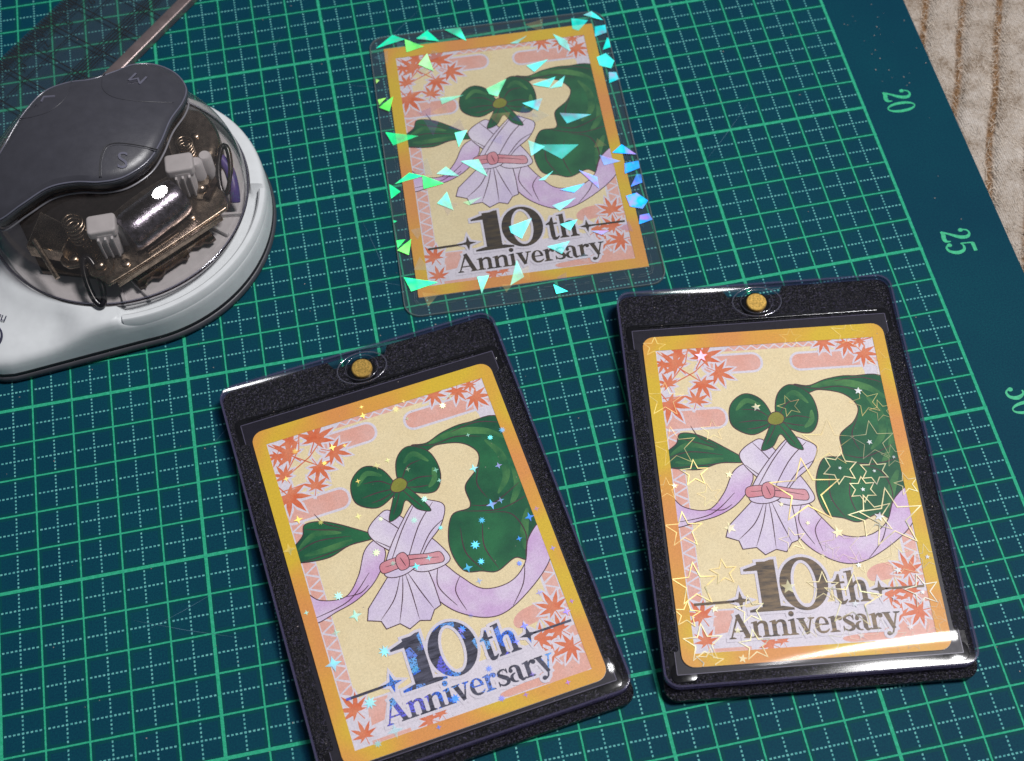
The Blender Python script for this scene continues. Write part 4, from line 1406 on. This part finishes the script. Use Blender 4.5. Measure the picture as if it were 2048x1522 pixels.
# raised lip in front of the feed slot
rws = []
for rr_, zz_ in ((0.0, 1.0), (0.0, 1.40), (-0.03, 1.44), (-0.14, 1.45), (-0.19, 1.41), (-0.20, 1.05)):
    rws.append([((3.86 + rr_) * math.cos(R(a_)), (3.86 + rr_) * math.sin(R(a_)), zz_) for a_ in range(-93, -5, 2)])
m = MB()
nl = len(rws[0])
for rw in rws:
    m.v += rw
for k in range(len(rws) - 1):
    for i in range(nl - 1):
        m.f.append((k * nl + i, k * nl + i + 1, (k + 1) * nl + i + 1, (k + 1) * nl + i))
for e in (0, nl - 1):
    m.f.append(tuple(k * nl + e for k in range(len(rws))))
auto_smooth(m.obj('slot_lip', 'white_plastic', cut), 40)
# dome
dome_rows = []
dr, dh, dz0 = 3.42, 2.45, 1.52
for k in range(0, 25):
    q = math.cos(math.pi / 2 * k / 25.5)
    dome_rows.append([(dr * q * math.cos(t), dr * q * math.sin(t), dz0 + dh * (1 - q ** 2.6) ** 0.4545) for t in TH])
b = loft(dome_rows, True, False)
dome = b.obj('dome', 'smoky_dome', cut, True)
ringp = [(dr * math.cos(t), dr * math.sin(t), dz0 + 0.03) for t in TH]
m = MB(); m.tube(ringp, 0.032, 8, True); m.obj('dome_rim', 'smoky_dome_edge', dome, True)
m = MB(); m.tube([(x * 1.004, y * 1.004, z + 0.075) for x, y, z in ringp], 0.022, 8, True); m.obj('dome_rim_streak', 'clear_ring', dome, True)  # added bright tube standing in for the white reflection along the rim
# seam across the dome beside the lever
seam = []
for i in range(15):
    a = R(12 + i * 2.6); f = R(30 + i * 2.0 if i < 8 else 46 - (i - 8) * 1.2)
    seam.append((3.46 * math.cos(f) * math.cos(a + R(6)), 3.46 * math.cos(f) * math.sin(a + R(6)), dz0 + 3.04 * math.sin(f)))
# lever: wavy plate that caps the dome
LO = [(-23.6, 3.20), (-22.85, 3.30), (-22.15, 3.46), (-21.5, 3.43), (-20.9, 3.32), (-20.3, 3.38), (-19.7, 3.75), (-19.33, 4.30), (-19.05, 4.98), (-18.72, 5.65), (-18.62, 6.25), (-18.86, 6.85), (-19.35, 7.22), (-19.9, 7.2), (-20.3, 6.9), (-20.9, 6.62), (-21.5, 6.66), (-22.1, 6.55), (-22.55, 6.1), (-22.9, 5.6), (-23.3, 5.0), (-23.85, 4.4), (-23.98, 3.7)]
lo = spline([(x - CX, y - CY) for x, y in LO], 7)


def lever_z(x, y):
    r2 = x * x + y * y
    return 4.70 - 0.098 * r2


def conform(poly, zfun, off, nring=14):
    """dome-shaped plate: concentric copies of the outline shrinking to its centre"""
    n = len(poly)
    cx = sum(p[0] for p in poly) / n; cy = sum(p[1] for p in poly) / n
    b = MB()
    for k in range(nring):
        s = 1 - k / nring
        for x, y in poly:
            px, py = cx + (x - cx) * s, cy + (y - cy) * s
            edge = 0.05 * max(0, 1 - k / 1.0)
            b.v.append((px, py, zfun(px, py) + off - edge))
    b.v.append((cx, cy, zfun(cx, cy) + off))
    for k in range(nring - 1):
        for i in range(n):
            j = (i + 1) % n
            b.f.append((k * n + i, k * n + j, (k + 1) * n + j, (k + 1) * n + i))
    for i in range(n):
        b.f.append(((nring - 1) * n + i, (nring - 1) * n + (i + 1) % n, nring * n))
    return b


lo_in = inflate(lo, -0.05)
b = conform(lo_in, lever_z, 0.0, 16)
# bevelled lip
n = len(lo_in)
base = len(b.v)
b.v += [(x, y, lever_z(x, y) - 0.10) for x, y in lo]
b.v += [(x, y, lever_z(x, y) - 0.17) for x, y in lo]
for i in range(n):
    j = (i + 1) % n
    b.f.append((base + i, base + j, j, i))
    b.f.append((base + n + i, base + n + j, base + j, base + i))
lever = auto_smooth(b.obj('lever', 'lever_grey_plastic', cut), 22)
simple('highlight_letter_grey', (96, 96, 110), 0.2, spec=0.8)  # paler than the lever: painted edge highlight, also the moulded letters
m = MB(); m.tube([(x, y, lever_z(x, y) - 0.055) for x, y in inflate(lo, -0.03)], 0.022, 8, True); m.obj('lever_edge_highlight', 'highlight_letter_grey', lever, True)  # added pale bead standing in for the highlight along the lever's edge
# dark underside skirt
lo2 = inflate(lo, -0.05); lo3 = inflate(lo, -0.14)
b = MB()
for pl, dz in ((lo2, -0.15), (lo2, -0.32), (lo3, -0.56), (inflate(lo, -0.20), -0.56), (inflate(lo, -0.20), -0.3)):
    b.v += [(x, y, lever_z(x, y) + dz) for x, y in pl]
for k in range(4):
    for i in range(n):
        j = (i + 1) % n
        b.f.append(((k + 1) * n + i, (k + 1) * n + j, k * n + j, k * n + i))
auto_smooth(b.obj('lever_skirt', 'lever_under_plastic', lever), 50)
# polished lower lip of the lever
simple('lip_polish', (120, 118, 124), 0.22, spec=0.7)
lip = [(x, y, lever_z(x, y) - 0.58) for x, y in inflate(lo, -0.08)]
m = MB(); m.tube(lip, 0.026, 8, True); m.obj('lever_lip', 'lip_polish', lever, True)


def on_lever(x, y, dz):
    return (x - CX, y - CY, lever_z(x - CX, y - CY) + dz)


# size buttons: shallow grooved pads with moulded letters
def groove(pts, w=0.02):
    p = spline(pts, 6, False)
    mm = MB(); mm.tube([on_lever(x, y, 0.002) for x, y in p], w, 6)
    return mm


groove([(-20.87, 3.42), (-20.82, 3.75), (-20.74, 4.02), (-20.62, 4.20), (-20.40, 4.26), (-20.1, 4.22), (-19.75, 4.14), (-19.44, 4.06)], 0.014).obj('button_groove', 'lever_under_plastic', lever, True)
groove([(-20.83, 3.42), (-20.78, 3.75), (-20.70, 4.0), (-20.60, 4.155), (-20.40, 4.215), (-20.1, 4.175), (-19.75, 4.095), (-19.46, 4.02)], 0.013).obj('button_edge', 'lever_grey_plastic', lever, True)
groove([(-20.55, 6.72), (-20.62, 6.55), (-20.60, 6.05), (-20.35, 5.72), (-19.9, 5.56), (-19.4, 5.52), (-18.95, 5.55)], 0.012).obj('button_edge', 'lever_grey_plastic', lever, True)
groove([(-22.75, 5.72), (-22.4, 5.6), (-21.9, 5.62), (-21.5, 6.0), (-21.4, 6.6)], 0.012).obj('button_edge', 'lever_grey_plastic', lever, True)


def lever_rot(x, y, rz):
    dx, dy = x - CX, y - CY
    nrm = Vector((0.196 * dx, 0.196 * dy, 1)).normalized()
    q = nrm.to_track_quat('Z', 'Y')
    from mathutils import Euler
    base = Vector((0, 0, 1)).rotation_difference(nrm)
    return (base.to_matrix() @ Matrix.Rotation(R(rz), 3, 'Z')).to_euler()


for ch, x, y, rz, sz in (('S', -20.28, 3.76, -8, 0.62), ('M', -19.75, 6.42, 150, 0.55), ('L', -22.0, 6.1, 250, 0.5)):
    o = sans_mesh('size_letter', ch, sz, 'highlight_letter_grey', lever, on_lever(x, y, 0.012), lever_rot(x, y, rz), 0.014)
# thin bright knife scratch on the lever
m = MB(); m.tube([on_lever(-20.0, 6.22, 0.004), on_lever(-19.72, 6.30, 0.004)], 0.008, 5); m.obj('scratch', 'chrome', lever)
m = MB(); m.tube([on_lever(-22.35, 5.92, 0.004), on_lever(-22.3, 6.0, 0.004), on_lever(-22.26, 5.9, 0.004)], 0.008, 5); m.obj('scratch', 'chrome', lever)

# mechanism under the dome (world cm -> local)
def W2(p):
    return (p[0] - CX, p[1] - CY) + tuple(p[2:])


def wpoly(pts):
    return [(x - CX, y - CY) for x, y in pts]


b = MB(); b.lathe([(3.3, 1.24), (3.3, 1.30), (3.25, 1.32)], 0, 0, 72)
b.obj('inner_floor', 'white_inner_plastic', cut)
# sloping steel yoke
m = MB(); m.slab(spline(wpoly([(-21.45, 1.98), (-21.05, 2.02), (-18.55, 3.42), (-18.20, 3.72), (-18.28, 4.25), (-18.55, 4.75), (-19.2, 5.1), (-20.4, 4.6), (-21.6, 3.7), (-22.5, 3.0), (-22.35, 2.62), (-21.9, 2.55)]), 5), 2.02, 2.14, 0.04)
auto_smooth(m.obj('yoke_plate', 'steel_nickel', cut), 40)
m = MB(); m.slab(wpoly([(-21.2, 1.97), (-18.42, 3.50), (-18.36, 3.40), (-21.14, 1.87)]), 1.92, 2.10, 0.02); m.obj('yoke_flange', 'steel_nickel', cut)
for x, y in ((-21.52, 2.44), (-18.80, 4.32)):
    m = MB(); m.lathe([(0.34, 2.14), (0.32, 2.18), (0.16, 2.19), (0.15, 2.26), (0.10, 2.32), (0.02, 2.335)], x - CX, y - CY, 24)
    auto_smooth(m.obj('rivet', 'steel_nickel', cut), 50)
# blade with bitten front edge
bl = [(-20.95, 2.42), (-20.72, 1.98), (-20.55, 2.02), (-20.50, 2.16), (-20.36, 2.26), (-20.18, 2.22), (-20.08, 2.30), (-20.02, 2.40), (-19.55, 2.66), (-19.45, 2.64), (-19.38, 2.74), (-19.40, 2.88), (-19.28, 3.0), (-19.10, 2.98), (-18.98, 3.06), (-18.80, 3.02), (-18.66, 3.12), (-18.95, 3.68)]
m = MB(); m.slab(wpoly(bl), 1.50, 1.60, 0.012); m.obj('blade', 'dark_steel', cut)
m = MB(); m.slab(wpoly([(-20.80, 2.24), (-20.74, 2.14), (-18.74, 3.26), (-18.80, 3.36)]), 1.60, 1.66, 0.012); m.obj('blade_rib', 'steel_nickel', cut)
m = MB(); m.lathe([(0.22, 1.60), (0.22, 1.68), (0.16, 1.70)], -20.0 - CX, 2.92 - CY, 22); m.obj('blade_boss', 'dark_steel', cut)
# dark hollow behind
m = MB(); m.slab(wpoly([(-23.2, 3.1), (-21.4, 2.5), (-19.0, 3.9), (-18.9, 5.6), (-20.5, 7.4), (-22.8, 6.8), (-23.8, 5.0)]), 1.33, 1.50, 0.02); m.obj('mechanism_bed', 'dark_steel', cut)
# chrome return-spring housing
axs, axe = Vector((-20.75 - CX, 2.92 - CY, 2.60)), Vector((-19.30 - CX, 3.92 - CY, 2.60))
pts_, rad_ = [], []
for k in range(21):
    f = k / 20.0
    pts_.append(tuple(axs + (axe - axs) * f))
    rad_.append(0.54 * (1 - abs(2 * f - 1) ** 8 * 0.12))
m = MB(); m.tube(pts_, rad_, 36); auto_smooth(m.obj('spring_housing', 'chrome', cut), 50)
# white guide posts
for x, y, s in ((-21.18, 2.92, 1.0), (-19.12, 4.42, 1.0)):
    m = MB(); m.slab(rrect(0.54, 0.46, 0.12, x - CX, y - CY), 2.14, 3.10, 0.05); auto_smooth(m.obj('guide_post', 'white_inner_plastic', cut), 40)
    m = MB(); m.slab(rrect(0.72, 0.56, 0.10, x - CX - 0.03, y - CY + 0.06), 2.95, 3.24, 0.06); auto_smooth(m.obj('guide_post_cap', 'white_inner_plastic', cut), 40)
    for dx, dy in ((0.36, 0.20), (0.60, 0.36)):
        m = MB(); m.lathe([(0.17, 2.14), (0.17, 2.92), (0.13, 2.98)], x - CX + dx, y - CY + dy, 18); auto_smooth(m.obj('guide_pin', 'white_inner_plastic', cut), 40)
m = MB(); m.slab(spline(wpoly([(-19.35, 4.95), (-18.75, 4.75), (-18.25, 5.1), (-18.15, 5.9), (-18.6, 6.7), (-19.5, 6.6)]), 4), 1.7, 2.62, 0.22); auto_smooth(m.obj('side_arm', 'steel_nickel', cut), 40)
m = MB(); m.tube([(-23.05 - CX, 3.32 - CY, 2.55), (-22.6 - CX, 2.28 - CY, 2.2)], 0.07, 8); m.obj('tension_bar', 'steel_nickel', cut)
# coil springs, screws and stamped brackets
def coil(x, y, z0, z1, r, turns, w):
    pts = []
    for i in range(int(turns * 14)):
        t = i / 14.0
        pts.append((x - CX + r * math.cos(6.283 * t), y - CY + r * math.sin(6.283 * t), z0 + (z1 - z0) * t / turns))
    mm = MB(); mm.tube(pts, w, 6); return mm


coil(-21.95, 3.35, 2.0, 3.1, 0.24, 7, 0.035).obj('coil_spring', 'steel_nickel', cut, True)
coil(-18.98, 5.25, 2.5, 3.1, 0.20, 5, 0.032).obj('coil_spring', 'steel_nickel', cut, True)
for x, y, z in ((-20.9, 2.42, 2.14), (-19.15, 3.52, 2.14), (-22.2, 2.85, 2.14), (-18.75, 5.75, 2.62)):
    m = MB(); m.lathe([(0.12, z), (0.12, z + 0.05), (0.09, z + 0.07)], x - CX, y - CY, 18); auto_smooth(m.obj('screw', 'steel_nickel', cut), 40)
    m = MB(); m.slab([(q[0] - CX, q[1] - CY) for q in stroke([(x - 0.07, y - 0.03), (x + 0.07, y + 0.03)], 0.025)], z + 0.069, z + 0.074); m.obj('screw_slot', 'black_wire', cut)
for pts_ in ([(-21.9, 2.62), (-22.35, 3.4), (-22.2, 3.5), (-21.72, 2.72)], [(-18.62, 3.95), (-18.30, 4.55), (-18.42, 4.62), (-18.78, 4.02)], [(-20.3, 2.62), (-19.5, 3.1), (-19.56, 3.2), (-20.36, 2.72)]):
    m = MB(); m.slab(wpoly(pts_), 2.13, 2.24, 0.02); m.obj('stamped_bracket', 'dark_steel', cut)
m = MB(); m.slab(wpoly([(-23.3, 3.3), (-22.4, 2.9), (-22.1, 3.6), (-22.9, 4.3)]), 1.9, 2.4, 0.04); m.obj('side_plate', 'steel_nickel', cut)
m = MB(); m.slab(wpoly(rrect(0.34, 1.3, 0.1, -18.72, 4.95)), 2.2, 2.34, 0.03); m.obj('side_lever', 'steel_nickel', cut)
for x, y in ((-21.18, 2.92), (-19.12, 4.42)):
    for k in (-0.17, 0.0, 0.17):
        m = MB(); m.slab(rrect(0.06, 0.10, 0.02, x - CX + k, y - CY - 0.26), 2.2, 3.0, 0.015); m.obj('post_rib', 'white_inner_plastic', cut)
# black wire loop leaning on the dome
lp = []
for i in range(20):
    a = 2 * math.pi * i / 20
    lx, ly = 0.17 * math.cos(a), 0.56 * math.sin(a)
    lp.append((-21.78 - CX + lx + ly * -0.15, 2.18 - CY + ly, 1.95 + ly * 0.55))
m = MB(); m.tube(spline(lp, 2), 0.085, 8, True); m.obj('wire_loop', 'black_wire', cut, True)
m = MB(); m.tube(spline([(-18.20 - CX, 5.1 - CY, 2.35), (-18.02 - CX, 4.75 - CY, 2.2), (-17.98 - CX, 4.3 - CY, 2.0), (-18.02 - CX, 4.05 - CY, 1.75)], 5, False), 0.14, 10); m.obj('release_tab', 'purple_plastic', cut, True)
lp = [(-18.13 - CX + 0.16 * math.cos(2 * math.pi * i / 20) + 0.10 * math.sin(2 * math.pi * i / 20), 4.72 - CY + 0.58 * math.sin(2 * math.pi * i / 20), 2.30 + 0.28 * math.sin(2 * math.pi * i / 20)) for i in range(20)]
m = MB(); m.tube(lp, 0.075, 8, True); m.obj('slot_frame', 'black_wire', cut, True)
# partition walls moulded into the floor
for a, c in (((-21.15, 1.7), (-21.3, 2.5)), ((-17.9, 3.9), (-18.7, 4.0)), ((-20.5, 1.75), (-20.95, 2.4)), ((-18.35, 3.3), (-18.8, 3.7))):
    m = MB(); m.slab(wpoly(stroke([a, c], 0.07)), 1.32, 1.46, 0.01); m.obj('floor_wall', 'white_inner_plastic', cut)
# logo lettering and ring printed on the lobe
sans_mesh('printed_logo_letters', 'aru', 0.34, 'logo_ink', cut, (-24.40 - CX, 2.13 - CY, 1.20), (R(8), R(-4), R(-28)))
m = MB()
m.ringslab(ellipse(-24.72 - CX, 1.64 - CY, 0.36, 0.36, 36), ellipse(-24.72 - CX, 1.64 - CY, 0.325, 0.325, 36), 0.95, 1.115)
m.obj('printed_logo_ring', 'logo_ink', cut)

# ================================================================== RULER
RA = 45.8
ax, nx_ = Vector((math.cos(R(RA)), math.sin(R(RA)))), Vector((-math.sin(R(RA)), math.cos(R(RA))))
org = ax * -13.0 + nx_ * 22.44
rul = empty('ruler', org.x, org.y, 0.0, RA, 'clear ruler with black markings and a steel edge behind the cutter', 'ruler')
m = MB(); m.slab(rrect(19.0, 3.0, 0.1, 9.5, 0.37 + 1.5, 3), 0.004, 0.20, 0.015); m.obj('body', 'ruler_acrylic', rul)
m = MB(); m.slab(box(0.0, 0.0, 19.0, 0.365), 0.004, 0.27, 0.05); auto_smooth(m.obj('steel_edge', 'ruler_strip_steel', rul), 40)
a0 = 13.0
m = MB(); k = 0
for i in range(-6, 14):
    a = -6.77 + i + a0
    if 0.2 < a < 18.8:
        m.sheet(box(a - 0.020, 0.42, a + 0.020, 3.3), 0.204 + 0.0004 * (k % 3)); k += 1
m.obj('cross_line', 'ruler_ink', rul)
m = MB(); k = 0
for yy in (0.85, 0.95, 1.05, 1.15, 1.25, 2.2, 2.75):
    m.sheet(box(0.2, yy - 0.014, 18.8, yy + 0.014), 0.207 + 0.0003 * k); k += 1
m.obj('long_line', 'ruler_ink', rul)
m = MB(); k = 0
for i in range(186):
    a = (-6.77 + a0) % 0.1 + 0.2 + i * 0.1
    ln = 0.42 if i % 5 else 0.55
    m.sheet(box(a - 0.018, 3.34 - ln, a + 0.018, 3.34), 0.211); k += 1
m.obj('millimetre_scale', 'ruler_ink', rul)
for i, ch in enumerate(('5', '6', '7', '8', '9', '10', '11')):
    a = -9.45 + i + a0
    o = sans_mesh('scale_number', ch, 0.36, 'ruler_ink', rul, (a, 2.56, 0.216), (0, 0, R(180)))
